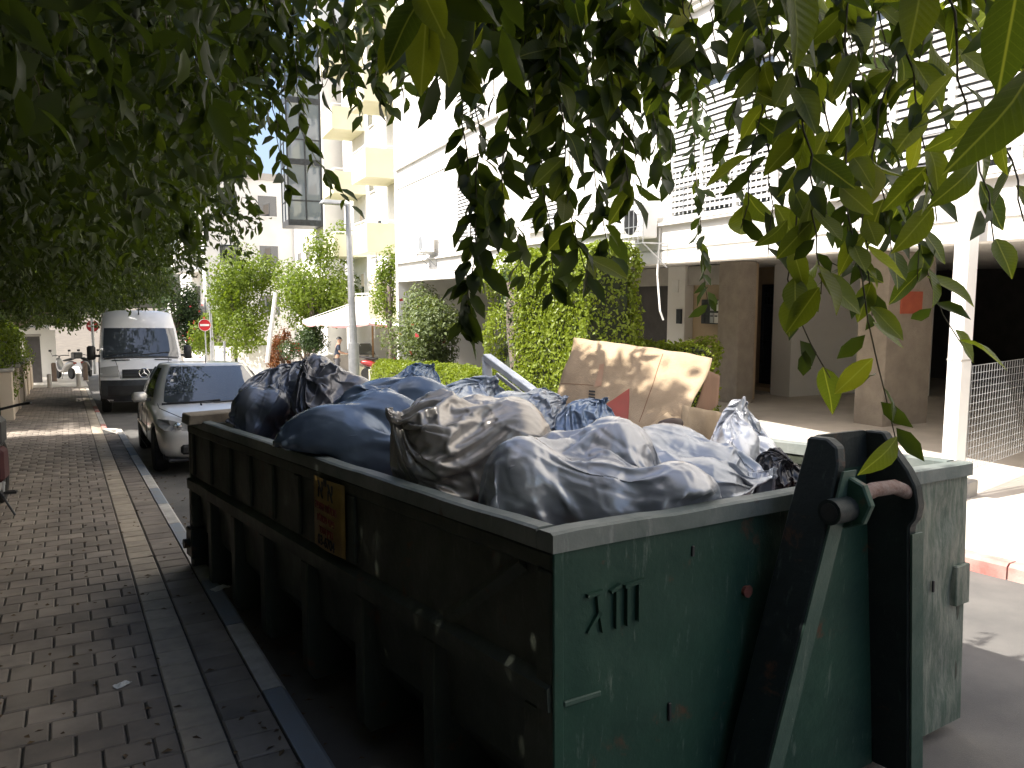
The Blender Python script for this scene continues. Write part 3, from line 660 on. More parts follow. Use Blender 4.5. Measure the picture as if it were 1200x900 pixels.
# ================================================================ what lies in the skip
SKI = SK_M.inverted()
def clamp_in(p, m=.085, top=1.26):       # keep a sack inside the walls below the rim
    q = SKI @ Vector(p); y = q.y/.9987; x = q.x+.0511*y
    if q.z < top:
        x = min(max(x, m), LX-m); y = min(max(y, m), LY-m)
    return SK_M @ Vector((x-.0511*y, y*.9987, max(q.z, .9)))
def bag_mat(name, c, rough=.24, metal=.40):
    m, t, p = new_mat(name); vec = coords(t); n = noise_node(t, 3, 4, .6, vec)
    col = ramp(t, n.outputs['Fac'], [(.3, tuple(x*.8 for x in c)), (.7, tuple(min(1, x*1.15) for x in c))]).outputs['Color']
    t.links.new(col, p.inputs['Base Color']); p.inputs['Metallic'].default_value = metal; p.inputs['Roughness'].default_value = rough
    p.inputs['Specular IOR Level'].default_value = .7
    mu = N(t, 'ShaderNodeTexNoise'); mu.noise_type = 'RIDGED_MULTIFRACTAL'; mu.inputs['Scale'].default_value = 5; mu.inputs['Detail'].default_value = 4; t.links.new(vec, mu.inputs['Vector'])
    nn = bump(t, p, mu.outputs['Fac'], .10, .012)
    mp = N(t, 'ShaderNodeMapping'); mp.inputs['Scale'].default_value = (2.5, 9, 5); mp.inputs['Rotation'].default_value = (.5, .3, .8); t.links.new(vec, mp.inputs['Vector'])
    m2 = N(t, 'ShaderNodeTexNoise'); m2.noise_type = 'RIDGED_MULTIFRACTAL'; m2.inputs['Scale'].default_value = 4.5; m2.inputs['Detail'].default_value = 3; m2.inputs['Distortion'].default_value = .6; t.links.new(mp.outputs[0], m2.inputs['Vector'])
    rs = ramp(t, m2.outputs['Fac'], [(.45, 0), (.95, 1)]); bump(t, p, rs.outputs['Color'], .28, .012, nn); return m
def inflate(nx, ny, w_, h_, seed, press=1.0, neck=.12, steps=150, its=10, sag=.25, floor=.30, comp=.55, lumps=7, suck=.03, rad=(.13, .21)):
    """a flat two-sheet plastic sack, gathered at one edge, blown up and settled on a floor (position based)"""
    rng = np.random.default_rng(seed)
    X, Yy = np.meshgrid(np.linspace(-w_/2, w_/2, nx), np.linspace(-h_/2, h_/2, ny), indexing='ij')
    P = np.zeros((2, nx, ny, 3)); dx = w_/(nx-1); dy = h_/(ny-1)
    t = np.clip((Yy/h_+.5), 0, 1); sq = 1-(1-neck)*np.clip((t-.62)/.38, 0, 1)**1.5
    for s in (0, 1):
        P[s, ..., 0] = X*sq; P[s, ..., 1] = Yy
        edge = np.minimum(np.minimum(np.arange(nx)[:, None], nx-1-np.arange(nx)[:, None]), np.minimum(np.arange(ny)[None], ny-1-np.arange(ny)[None]))
        P[s, ..., 2] = (.05*np.minimum(edge/6., 1)+rng.normal(0, .006, (nx, ny))*(edge > 0))*(1 if s == 0 else -1)
    lump = 1+.35*np.sin(X*7/w_+seed)*np.sin(Yy*6/h_+seed*1.7)
    V = np.zeros_like(P); dt = .02
    LS = [(np.array([rng.uniform(-.24, .24)*w_, rng.uniform(-.30, .16)*h_, rng.uniform(-.05, .08)]), rng.uniform(*rad)) for _ in range(lumps)]
    def con(A, B, L, kt, kc):
        d = B-A; l = np.sqrt((d*d).sum(-1, keepdims=True))+1e-9; e = (l-L)/l; c = d*e*np.where(e > 0, kt, kc)*.5; A += c; B -= c
    dg = math.hypot(dx, dy)
    def weld():
        for sl in ((0, slice(None)), (-1, slice(None)), (slice(None), 0), (slice(None), -1)):
            m_ = (P[0][sl]+P[1][sl])*.5; P[0][sl] = m_; P[1][sl] = m_
    for st in range(steps):
        old = P.copy(); f = np.zeros_like(P)
        for s in (0, 1):
            gx = np.gradient(P[s], axis=0); gy = np.gradient(P[s], axis=1); n = np.cross(gx, gy)*(1 if s == 0 else -1)/(dx*dy)
            f[s] = n*(press*lump[..., None] if st < steps*.45 else -suck)
        f[..., 2] -= sag*(1 if st > steps*.4 else 0)
        V = V*.93+f*dt*9; P += V*dt
        for it in range(its):
            for s in (0, 1):
                Q = P[s]
                for o in (0, 1):
                    a = Q[o:nx-1:2]; b = Q[o+1:nx:2]; m_ = min(len(a), len(b)); con(a[:m_], b[:m_], dx, 1, comp)
                    a = Q[:, o:ny-1:2]; b = Q[:, o+1:ny:2]; m_ = min(a.shape[1], b.shape[1]); con(a[:, :m_], b[:, :m_], dy, 1, comp)
                    a = Q[o:nx-1:2, :-1]; b = Q[o+1:nx:2, 1:]; m_ = min(len(a), len(b)); con(a[:m_], b[:m_], dg, .6, .15)
                    a = Q[o:nx-1:2, 1:]; b = Q[o+1:nx:2, :-1]; m_ = min(len(a), len(b)); con(a[:m_], b[:m_], dg, .6, .15)
            weld()
            for c, r in LS:
                rr = r*min(1, st/(steps*.4)); d = P-c; l = np.sqrt((d*d).sum(-1, keepdims=True))+1e-9; P += d/l*np.maximum(0, rr-l)
            np.maximum(P[..., 2], -floor, out=P[..., 2])
            k = ny-4                        # the tied neck
            P[:, :, k, 0] *= .9; P[:, :, k, 2] *= .9
        V = (P-old)/dt
        sp = np.sqrt((V*V).sum(-1, keepdims=True)); V *= np.minimum(1, 1.5/(sp+1e-9))
    # one mesh: sheet 0, sheet 1 without its rim
    Vv = P.reshape(-1, 3); idx = np.arange(2*nx*ny).reshape(2, nx, ny)
    idx[1][0, :] = idx[0][0, :]; idx[1][-1, :] = idx[0][-1, :]; idx[1][:, 0] = idx[0][:, 0]; idx[1][:, -1] = idx[0][:, -1]
    F = []
    for s in (0, 1):
        q = np.stack([idx[s][:-1, :-1], idx[s][1:, :-1], idx[s][1:, 1:], idx[s][:-1, 1:]], -1).reshape(-1, 4); F.append(q if s == 0 else q[:, ::-1])
    return Vv, np.concatenate(F)

PILLOWS = [inflate(60, 68, 1., 1.3, 1, press=.12, sag=.04, comp=1, suck=.03, steps=120, its=9),
           inflate(60, 68, 1.1, 1.2, 2, press=.2, neck=.08, sag=.06, comp=1., suck=.06, steps=120, its=9),
           inflate(60, 68, 1.3, 1.2, 3, press=.15, neck=.15, floor=.15, sag=.05, comp=1, suck=.0, steps=120, its=9),
           inflate(70, 76, 1.25, 1.4, 11, press=.12, neck=.10, floor=.2, sag=.05, comp=1, suck=.06, steps=120, its=10, lumps=10, rad=(.13, .20))]
def unit_row(a): return a/np.linalg.norm(a)
def sack(label, box, d, knot, c, seed, var=0, depth=None, rough=.27, metal=.34, roll=0., grow=1.1, **kw):
    u0, v0, u1, v1 = box; cen = Vector(D((u0+u1)/2, (v0+v1)/2, d)); rx = (u1-u0)/2*d/910*grow; rz = (v1-v0)/2*d/910*grow; ry = depth or (rx+rz)/2
    fwd = Vector((FW[0], FW[1], 0)).normalized(); right = Vector((RT[0], RT[1], 0)); up = Vector((0, 0, 1))
    k = Vector(knot).normalized(); ref = Vector((0, 0, 1)) if abs(k.z) < .75 else Vector((.3, -1, .2)); zz = (ref-k*ref.dot(k)).normalized(); zz = Matrix.Rotation(roll, 3, k) @ zz; xx = k.cross(zz)
    V, F = PILLOWS[var]; B = np.array([xx, k, zz]); W = V @ B                      # in (right, forward, up)
    lo, hi = np.percentile(W, .6, 0), np.percentile(W, 99.4, 0); W = (W-(lo+hi)/2)/((hi-lo)/2)
    pts = [tuple(clamp_in(cen+right*(p[0]*rx)+fwd*(p[1]*ry)+up*(p[2]*rz))) for p in W]
    me = bpy.data.meshes.new('rubbish_bag'); me.from_pydata(pts, [], F.tolist()); 
    o = link_mesh('rubbish_bag', me, bag_mat('bag_plastic', c, rough, metal), None, smooth=True)
    m_ = o.modifiers.new('s', 'SUBSURF'); m_.levels = m_.render_levels = 1; bake(o); me = o.data; me.polygons.foreach_set('use_smooth', [True]*len(me.polygons))
    nv = len(me.vertices); co = np.empty(nv*3, np.float32); no = np.empty(nv*3, np.float32); me.vertices.foreach_get('co', co); me.vertex_normals.foreach_get('vector', no); co = co.reshape(-1, 3); no = no.reshape(-1, 3)
    rng = np.random.default_rng(seed); kk = np.array(right*k.x+fwd*k.y+up*k.z); h_ = np.zeros(nv)
    for q in range(11):                  # sharp stretched creases, most of them running away from the knot
        dr = unit_row(rng.normal(0, 1, 3)-kk*(kk@rng.normal(0, 1, 3))*.3); dr = unit_row(dr-kk*(dr@kk)*.85); fr_ = rng.uniform(11, 40); w1 = rng.normal(0, 1, (2, 3))*rng.uniform(4, 9)
        ph = co@dr*fr_+1.3*np.sin(co@w1[0]+q)+.8*np.sin(co@w1[1]*1.7+2*q); msk = np.clip(.5+.9*np.sin(co@(rng.normal(0, 1, 3)*6)+q*2.1), 0, 1)
        h_ += msk*(1-np.abs(np.sin(ph)))**7*rng.uniform(.04, .12)/fr_*rng.choice([1, 1, -1])
    co = co+no*h_[:, None]; me.vertices.foreach_set('co', co.astype(np.float32).ravel()); me.update()
    return tag(o, label, 'rubbish bag', 'bags heaped in the skip')
sack('dark grey bag at the far left corner of the skip, next to the wooden plank', (283, 430, 366, 540), 5.3, (.3, .4, .8), (.17, .185, .22), 1, 3, roll=0.4)
sack('tall black bag with a torn silver patch, second from the far left of the heap', (350, 424, 450, 545), 5.05, (-.3, -.2, .3), (.14, .14, .155), 2, 1, roll=0)
sack('wide navy blue bag resting on the long rim above the yellow plate', (347, 456, 600, 590), 4.1, (.9, .3, .2), (.13, .175, .25), 3, 2, roll=0, depth=.42)
sack('brownish grey crumpled bag in the middle of the long rim', (474, 464, 662, 612), 3.45, (-.9, -.5, .4), (.42, .395, .37), 4, 0, roll=0.2, depth=.40)
sack('big silver grey bag with fine pleats nearest the front corner of the skip', (578, 502, 840, 650), 3.02, (.9, -.35, -.1), (.42, .43, .46), 5, 3, roll=0.1, depth=.44)
sack('pleated blue grey bag behind the front rim, right of the biggest bag', (690, 508, 888, 612), 3.4, (.8, -.4, .1), (.36, .39, .44), 6, 1, roll=0.2, depth=.36)
sack('bright silver bag standing up in the sun at the right end of the heap', (832, 474, 925, 590), 3.85, (-.1, 0, .9), (.52, .54, .58), 7, 2, roll=0.3, depth=.25)
sack('dark blue bag at the back of the heap, below the low hedge', (438, 430, 512, 500), 5.5, (.5, .2, .7), (.09, .14, .22), 8, 0, roll=0)
sack('pale blue grey bag with a pointed crest next to the white metal frame', (500, 446, 610, 540), 4.7, (.25, 0, .9), (.34, .39, .46), 9, 2, roll=.5)
sack('blue bag with an upright tail leaning on the cardboard', (632, 470, 722, 560), 3.9, (.35, 0, .8), (.17, .23, .33), 10, 0, roll=0.6, depth=.25)
sack('small black bag tucked beside the left post of the hook', (862, 528, 935, 610), 3.5, (.3, -.3, .6), (.04, .04, .045), 11, 1, roll=0.4)
sack('flat silver blue bag bridging the middle of the heap', (560, 462, 660, 540), 4.05, (.8, .2, .4), (.32, .36, .42), 12, 0, roll=1.0)
# upright tail of the blue bag
# ---- cardboard sheet of an opened box
M['card'] = pmat('cardboard', (.46, .345, .225), (.36, .265, .165), 7, .85, bmp=.35, bscale=140)
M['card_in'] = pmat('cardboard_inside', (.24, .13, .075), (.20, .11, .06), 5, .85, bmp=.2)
M['card_smear'] = pmat('cardboard_faded_print', (.42, .22, .14), (.44, .30, .19), 14, .8, bmp=0)
M['card_red'] = pmat('cardboard_red_print', (.42, .09, .065), (.36, .10, .07), 9, .8, bmp=0)
CB = [np.array(D(672, 395, 4.6)), np.array(D(835, 421, 4.05)), np.array(D(795, 520, 3.75)), np.array(D(640, 497, 4.35))]
CBN = Vector(np.cross(CB[1]-CB[0], CB[3]-CB[0])).normalized()
if CBN.dot(Vector(CAM)-Vector(CB[0])) < 0: CBN = -CBN
def card(s, t, off=0):
    p = (CB[0]*(1-s)+CB[1]*s)*(1-t)+(CB[3]*(1-s)+CB[2]*s)*t
    bend = .010*noise.noise(Vector((s*4, t*4, 2)))+.02*(1-abs(s-.68)*2)-.03*max(0, .2-s)*max(0, t-.2)*8+.02*max(0, t-.5)
    return Vector(p)+CBN*(bend+off)
def card_st(u, v):
    c = [(672, 395), (835, 421), (795, 520), (640, 497)]; s = t = .5
    for _ in range(30):
        f = lambda s, t: ((c[0][0]*(1-s)+c[1][0]*s)*(1-t)+(c[3][0]*(1-s)+c[2][0]*s)*t, (c[0][1]*(1-s)+c[1][1]*s)*(1-t)+(c[3][1]*(1-s)+c[2][1]*s)*t)
        q = f(s, t); s += (u-q[0])/165; t += (v-q[1]-(u-q[0])*.15)/105
    return s, t
CARD = empty('cardboard_box', (2.7, 3.2, 1.0), 0, 'opened brown cardboard box with red printed triangle on top of the bags', 'cardboard box')
inv = Vector((-2.7, -3.2, -1.0))
def card_sheet(name, f, ni, nj, mat, th=.006):
    b = MB(); b.grid([[Vector(f(i/ni, j/nj))+inv for j in range(nj+1)] for i in range(ni+1)])
    o = b.build(name, mat, CARD, smooth=True)
    if th: m_ = o.modifiers.new('s', 'SOLIDIFY'); m_.thickness = th; m_.offset = 0; bake(o)
    return o
card_sheet('side_panel', lambda s, t: card(s+.012*math.sin(9*t), t+.012*noise.noise(Vector((s*9, 0, 4)))), 30, 20, M['card'])
def print_quad(pts, mat, off=.006, n=8):
    st = [card_st(*p) for p in pts]
    def f(a, c):
        s = (st[0][0]*(1-a)+st[1][0]*a)*(1-c)+(st[3][0]*(1-a)+st[2][0]*a)*c; t = (st[0][1]*(1-a)+st[1][1]*a)*(1-c)+(st[3][1]*(1-a)+st[2][1]*a)*c
        return card(s, t, off)
    return card_sheet('print', f, n, n, mat, 0)
print_quad([(702, 487), (744, 460), (744, 505), (718, 502)], M['card_red'])
print_quad([(707, 430), (713, 429), (710, 456), (701, 458)], M['card_smear'])
for k in range(5): print_quad([(695, 461+k*3.6), (703, 462+k*3.6), (703, 464+k*3.6), (695, 463+k*3.6)], M['ink_black'], n=2)
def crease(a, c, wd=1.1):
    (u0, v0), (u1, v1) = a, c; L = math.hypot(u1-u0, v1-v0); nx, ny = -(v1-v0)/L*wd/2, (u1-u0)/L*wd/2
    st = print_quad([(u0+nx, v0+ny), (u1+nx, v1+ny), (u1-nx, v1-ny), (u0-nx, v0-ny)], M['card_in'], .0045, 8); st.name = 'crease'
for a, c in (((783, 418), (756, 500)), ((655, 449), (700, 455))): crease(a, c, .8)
def quad4(name, pts, mat, th=.006):
    P0 = [np.array(D(*p)) for p in pts]
    return card_sheet(name, lambda s, t: Vector((P0[0]*(1-s)+P0[1]*s)*(1-t)+(P0[3]*(1-s)+P0[2]*s)*t)+Vector((0, 0, .012*noise.noise(Vector((s*3, t*3, 7))))), 8, 8, mat, th)
quad4('flap', [(830, 433, 4.09), (843, 441, 4.36), (841, 474, 4.32), (806, 506, 3.86)], M['card_in'])
quad4('flap', [(800, 474, 3.8), (845, 484, 4.2), (840, 528, 4.1), (796, 530, 3.7)], M['card'])
quad4('flap', [(782, 483, 3.75), (802, 500, 3.72), (770, 535, 3.5), (725, 525, 3.6)], M['card'])
b = MB(); b.lathe([(.004, -.06), (.025, -.052), (.034, -.02), (.036, .015), (.026, .05), (.006, .062)], (0, 0, 0), 14, 'x'); sh = b.build('slipper', pmat('brown_leather', (.07, .04, .028), (.05, .03, .02), 9, .6), None, smooth=True)
sh.location = D(786, 497, 3.66); sh.rotation_euler = (0, R(-6), R(-20)); sh.scale = (1, 1.2, .8); tag(sh, 'dark brown slipper lying on the torn cardboard flap', 'slipper')
# ---- white metal frame, plank
fr = empty('metal_frame', (0, 0, 0), 0, 'bent white metal frame sticking out of the bags before the tall hedge', 'metal frame')
def bar(name, a, c, w_, d_, mat, par):
    a, c = Vector(a), Vector(c); t = (c-a); q = t.to_track_quat('Z', 'Y').to_matrix()
    return MB().box((a+c)/2, (w_, d_, t.length), q).build(name, mat, par, bevel=.004)
pA = D(570, 418, 5.2); pB = D(574, 500, 5.15); pC = D(650, 478, 4.55); pD = D(582, 428, 5.15)
bar('upright', pA, pB, .06, .04, M['white_metal'], fr); bar('sloping_bar', pA, pC, .062, .042, M['white_metal'], fr)
bar('inner_rail', np.array(pD)+np.array((0, 0, -.06)), np.array(D(640, 484, 4.62)), .02, .025, M['white_metal'], fr)
pk = MB().box((0, 0, 0), (.09, .62, .07)).build('plank', pmat('old_wood', (.30, .26, .20), (.20, .17, .13), 6, .85, bmp=.4), None, bevel=.006)
pk.location = D(262, 487, 5.55); pk.rotation_euler = (R(-3), R(10), R(-62)); tag(pk, 'weathered wooden plank lying across the far left corner of the skip', 'plank')
# ================================================================ vehicles
def wheel(parent, c, r, w_, side, rim_mat, spokes=5):
    """axis along local x; side = -1 when the outer face looks towards -x"""
    wv = empty('wheel', c); wv.parent = parent
    b = MB().lathe([(r*.62, -w_/2), (r*.9, -w_/2), (r*.985, -w_*.36), (r, -w_*.15), (r, w_*.15), (r*.985, w_*.36), (r*.9, w_/2), (r*.62, w_/2)], n=32, axis='x'); b.build('tyre', M['rubber'], wv, smooth=True, angle=35)
    o = side*w_*.42; b = MB().lathe([(r*.63, o-side*.05), (r*.63, o), (r*.55, o+side*.005), (r*.53, o-side*.035), (.01, o-side*.03)], n=28, axis='x')
    for k in range(spokes):
        a = 2*math.pi*k/spokes; q = Matrix.Rotation(a, 3, 'X'); b.box(q @ Vector((o-side*.005, 0, r*.33)), (.022, r*.17, r*.46), q)
    b.lathe([(.05, o-side*.03), (.05, o+side*.008), (.005, o+side*.012)], n=12, axis='x'); b.build('rim', rim_mat, wv)
    return wv
def sub(o, lv=2):
    m_ = o.modifiers.new('s', 'SUBSURF'); m_.levels = m_.render_levels = lv; return bake(o)
def cut(o, cutters):
    for c in cutters:
        m_ = o.modifiers.new('b', 'BOOLEAN'); m_.operation = 'DIFFERENCE'; m_.object = c; m_.solver = 'EXACT'
    bake(o)
    for c in cutters: bpy.data.objects.remove(c)
    return o
M['car_paint'] = pmat('silver_car_paint', (.74, .715, .68), (.70, .68, .65), 2, .3, metal=.35, bmp=0, coat=.6)
M['van_paint'] = pmat('white_van_paint', (.80, .80, .81), (.72, .72, .73), 1.2, .32, bmp=0, coat=.4)
# ---- silver car
CARM = street_matrix(1.86, 13.02, R(-.6)); CAR = empty('parked_car', (0, 0, 0), mat=CARM, label='silver hatchback car parked at the kerb behind the skip', cat='car')
def car_body():
    ST_ = [(-2.17, .30, .58, .58, .54), (-2.10, .21, .66, .77, .61), (-1.9, .18, .755, .86, .69), (-1.5, .17, .84, .90, .79), (-1.05, .17, .925, .915, .87), (-.3, .17, .945, .92, .905),
           (.6, .17, .955, .92, .92), (1.4, .17, .97, .91, .94), (1.9, .19, .97, .88, .93), (2.13, .27, .93, .80, .87)]
    rows = []
    for y, zb, zt, w_, zs_ in ST_:
        hp = [(w_*.80, zb), (w_*.965, zb+.09), (w_, .5*zs_+.5*zb+.06), (w_*.985, zs_-.07), (w_*.93, zs_), (w_*.6, zt-.012)]
        rows.append([(x, y, z) for x, z in hp]+[(0, y, zt)]+[(-x, y, z) for x, z in reversed(hp)])
    b = MB(); n = len(rows[0]); b.grid(rows, closed_u=True)
    b.f += [list(range(n)), [(len(rows)-1)*n+q for q in range(n-1, -1, -1)]]; b.m += [0, 0]
    o = b.build('body', M['car_paint'], CAR, smooth=True); sub(o, 2)
    cs = []
    for yy in (-1.40, 1.24):
        c = MB().lathe([(.355, -1.2), (.355, 1.2)], (0, yy, .315), 36, 'x').build('cutter'); c.parent = CAR; cs.append(c)
    for c in cs: c.matrix_parent_inverse = Matrix()
    bpy.context.view_layer.update(); cut(o, cs)
    o.data.polygons.foreach_set('use_smooth', [True]*len(o.data.polygons)); o.data.set_sharp_from_angle(angle=R(35)); return o
car_body()
MB().bb(-.80, .80, -1.85, 1.85, .2, .62).build('underbody', M['black'], CAR)
OUT = [((0, -1.16), (0, -.22)), ((.45, -1.11), (.34, -.20)), ((.74, -.97), (.53, -.12)), ((.82, -.84), (.59, -.01)), ((.868, .0), (.625, .32)), ((.87, .08), (.626, .38)),
       ((.86, .85), (.615, .85)), ((.80, 1.36), (.57, 1.10)), ((.68, 1.68), (.50, 1.28)), ((0, 1.80), (0, 1.36))]
def ghp(a, t, off=0):
    s = 1
    if a < 0: a = -a; s = -1
    i = min(int(a), len(OUT)-2); f = a-i; (b0, t0), (b1, t1) = OUT[i], OUT[i+1]
    bx, by = b0[0]+(b1[0]-b0[0])*f, b0[1]+(b1[1]-b0[1])*f; tx, ty = t0[0]+(t1[0]-t0[0])*f, t0[1]+(t1[1]-t0[1])*f
    x, y = bx+(tx-bx)*t, by+(ty-by)*t; z = .90+.525*t-.03*(1-t)*abs(a < 2)
    ox, oy = x-0, (y-.35)*.55; L = math.hypot(ox, oy) or 1; k = .035*math.sin(math.pi*min(max(t, 0), 1))+off
    return Vector((s*(x+ox/L*k), y+oy/L*k, z+off*.6))
cols = [k for k in range(0, 10)]+[-k for k in range(8, 0, -1)]
b = MB(); rows = [[ghp(a, t) for a in cols] for t in (-.05, .25, .5, .75, .97, 1.0)]
top = rows[-1]; ctr = Vector((0, .55, 1.425))
for sc, dz in ((.93, .018), (.6, .032), (.2, .038)): rows.append([ctr+(p-ctr)*sc+Vector((0, 0, dz)) for p in top])
b.grid(rows, closed_u=True); n = len(cols); b.f.append([(len(rows)-1)*n+q for q in range(n)]); b.m.append(0)
o = b.build('cabin', M['car_paint'], CAR, smooth=True); sub(o, 1)
def glass_patch(name, a0, a1, t0, t1, mat, parent=CAR, off=.012, n=12, m=6):
    b = MB(); b.grid([[ghp(a0+(a1-a0)*i/n, t0+(t1-t0)*j/m, off) for j in range(m+1)] for i in range(n+1)]); return b.build(name, mat, parent, smooth=True)
ws = glass_patch('windscreen', -1.88, 1.88, .06, .95, M['glass_blue'])
for s in (-1, 1):
    g = glass_patch('side_window', s*3.15, s*3.95, .12, .90, M['glass']); glass_patch('side_window', s*5.1, s*6.9, .12, .90, M['glass'])
glass_patch('rear_window', 8.2, 9, .1, .9, M['glass'])
glass_patch('rear_window', -8.2, -9, .1, .9, M['glass'])
glass_patch('cowl', -1.95, 1.95, -.01, .045, M['black'], off=.016)
def tubes(name, lists, r, mat, parent=CAR):
    b = MB()
    for l in lists: b.tube(l, r, 6)
    return b.build(name, mat, parent)
tubes('wiper', [[ghp(-1.7, .03, .03), ghp(-.6, .05, .03), ghp(.1, .09, .024)], [ghp(-.1, .03, .03), ghp(.9, .06, .03), ghp(1.6, .09, .024)]], .009, M['black'])
tubes('aerial', [[(0, -.05, 1.455), (0, .02, 1.56)]], .008, M['black'])
MB().bb(-.055, .055, -.30, -.27, 1.33, 1.38).build('rear_view_mirror', M['black'], CAR, bevel=.008)
for (a, t0_, w_) in ((-1.55, .72, .22), (-1.62, .56, .15)):
    glass_patch('sticker', a, a+w_, t0_, t0_+.06, M['white_paint'], ws, .016, 2, 2)
for s in (-1, 1):
    # headlamp, mirror, door lines, handles, lower grille ends
    L = empty('headlamp', (0, 0, 0)); L.parent = CAR
    pts = [(.47, -2.135, .595), (.80, -2.0, .60), (.865, -1.78, .655), (.855, -1.70, .735), (.74, -1.93, .735), (.50, -2.09, .675)]
    b = MB(); P0 = [Vector((s*x, y-.012, z+.012)) for x, y, z in pts]; c = sum(P0, Vector())/6+Vector((s*.015, -.03, .0))
    b.add(P0+[c], [(i, (i+1) % 6, 6) for i in range(6)]); b.build('lens', M['lens'], L, smooth=False)
    b = MB(); b.lathe([(.055, -.012), (.05, -.03), (.02, -.034)], (s*.64, -2.06, .665), 14, 'y'); b.build('reflector', M['chrome'], L)
    mv = empty('door_mirror', (0, 0, 0)); mv.parent = CAR
    b = MB().box((s*1.0, -.68, .985), (.20, .11, .145), Matrix.Rotation(R(-8*s), 3, 'Z')); b.build('housing', M['car_paint'], mv, bevel=.035, smooth=True)
    MB().box((s*.90, -.68, .945), (.1, .05, .04)).build('bracket', M['black'], mv)
    MB().box((s*1.0, -.622, .985), (.16, .006, .11)).build('glass', M['chrome'], mv)
    tubes('door_gap', [[(s*.928, -.82, .30), (s*.932, -.86, .6), (s*.91, -.84, .86)], [(s*.928, .06, .26), (s*.932, .06, .6), (s*.915, .06, .88)], [(s*.928, -.82, .26), (s*.928, .95, .26)], [(s*.928, .95, .26), (s*.932, 1.0, .6), (s*.90, 1.1, .9)]], .004, M['black'])
    MB().bb(s*.922, s*.945, -.12, .04, .80, .83).bb(s*.922, s*.945, .78, .94, .81, .84).build('door_handle', M['car_paint'], CAR, bevel=.006)
    tubes('side_moulding', [[(s*.926, -.8, .5), (s*.928, .9, .52)]], .018, M['car_paint'])
    for yy in (-1.40, 1.24): wheel(CAR, (s*.80, yy, .315), .315, .20, s, M['grey_metal'])
b = MB(); b.bb(-.62, .62, -2.20, -2.06, .30, .43); o = b.build('lower_grille', M['shadow_grille'], CAR, bevel=.03)
MB().bb(-.40, .40, -2.215, -2.1, .60, .645).build('upper_grille', M['shadow_grille'], CAR, bevel=.015)
MB().bb(-.26, .26, -2.222, -2.2, .44, .55).build('number_plate', pmat('yellow_number_plate', (.62, .45, .05), (.55, .40, .05), 5, .5, bmp=0), CAR, bevel=.004)
MB().bb(-.78, .78, -2.14, -1.85, .20, .245).build('front_lip', M['black'], CAR, bevel=.02)
tubes('bonnet_gap', [[(s*.42, -2.07, .70) for s in (-1, 1)], [(-.44, -2.06, .70), (-.80, -1.4, .865), (-.80, -1.08, .91)], [(.44, -2.06, .70), (.80, -1.4, .865), (.80, -1.08, .91)]], .005, M['black'])
tubes('washer_jet', [[(-.25, -1.35, .885), (-.25, -1.32, .90)], [(.25, -1.35, .885), (.25, -1.32, .90)]], .014, M['black'])

# ---- white van
VAN = empty('delivery_van', (0, 0, 0), mat=street_matrix(1.68, 24.1, R(-1.5)), label='tall white delivery van parked at the kerb beyond the silver car', cat='van')
PROF = [(-2.93, .30), (-2.98, .50), (-2.97, .72), (-2.93, .98), (-2.80, 1.12), (-2.45, 1.27), (-2.22, 1.36), (-2.0, 1.62), (-1.72, 1.95), (-1.58, 2.13), (-1.42, 2.33), (-1.15, 2.52), (-.7, 2.63), (.5, 2.66), (2.9, 2.62), (3.0, 2.5), (3.05, 1.2), (3.05, .35)]
def van_hw(z): return .965 if z < 1.25 else .965-.125*((z-1.25)/1.4)
def vanp(i, f):                           # i along the profile, f from -1 to 1 across
    k = min(int(i), len(PROF)-2); q = i-k; y = PROF[k][0]+(PROF[k+1][0]-PROF[k][0])*q; z = PROF[k][1]+(PROF[k+1][1]-PROF[k][1])*q
    w_ = van_hw(z)*(.80 if i < .5 else 1); a = abs(f)
    yy = y+(.20*a**4 if y < -1 else 0); zz = z-(.10*a**6 if z > 2.3 else .05*a**4 if 1.0 < z < 1.4 else 0)
    return Vector((w_*f, yy, zz))
fs = [-1, -.97, -.88, -.6, -.2, .2, .6, .88, .97, 1]
b = MB(); b.grid([[vanp(i, f) for f in fs] for i in range(len(PROF))]); n = len(fs); m_ = len(PROF)
b.f += [[i*n for i in range(m_)], [i*n+n-1 for i in range(m_-1, -1, -1)], [(m_-1)*n+q for q in range(n)]+[q for q in range(n-1, -1, -1)]]; b.m += [0, 0, 0]
o = b.build('body', M['van_paint'], VAN)
cs = []
for yy in (-1.98, 1.75):
    c = MB().lathe([(.41, -1.3), (.41, -.62)], (0, yy, .36), 32, 'x').lathe([(.41, .62), (.41, 1.3)], (0, yy, .36), 32, 'x').build('cutter'); c.parent = VAN; cs.append(c)
bpy.context.view_layer.update(); cut(o, cs); o.data.polygons.foreach_set('use_smooth', [True]*len(o.data.polygons)); o.data.set_sharp_from_angle(angle=R(30))
def vpatch(name, i0, i1, f0, f1, mat, off=.014, n=10, m=10, parent=VAN, taper=0):
    b = MB(); rows = []
    for i in range(n+1):
        ii = i0+(i1-i0)*i/n; k = 1-taper*i/n; rows.append([])
        for j in range(m+1):
            ff = (f0+(f1-f0)*j/m)*k; p = vanp(ii, ff); t1 = vanp(ii+.05, ff)-vanp(ii-.05, ff); t2 = vanp(ii, min(ff+.02, 1))-vanp(ii, ff-.02); nn = t2.cross(t1).normalized()
            if nn.y > .2: nn = -nn
            rows[-1].append(p+nn*off)
    b.grid(rows); return b.build(name, mat, parent, smooth=True)
ws = vpatch('windscreen', 6.15, 9.0, -.93, .93, M['glass_blue'])
vpatch('cowl', 5.95, 6.12, -.9, .9, M['black']); 
vpatch('paper', 6.25, 6.55, -.78, -.05, M['white_paint'], .004, 3, 6, ws)
vpatch('bumper', .05, 2.45, -.985, .985, M['dark_metal'], .02)
vpatch('bumper_recess', .8, 1.9, -.82, .82, M['shadow_grille'], .035)
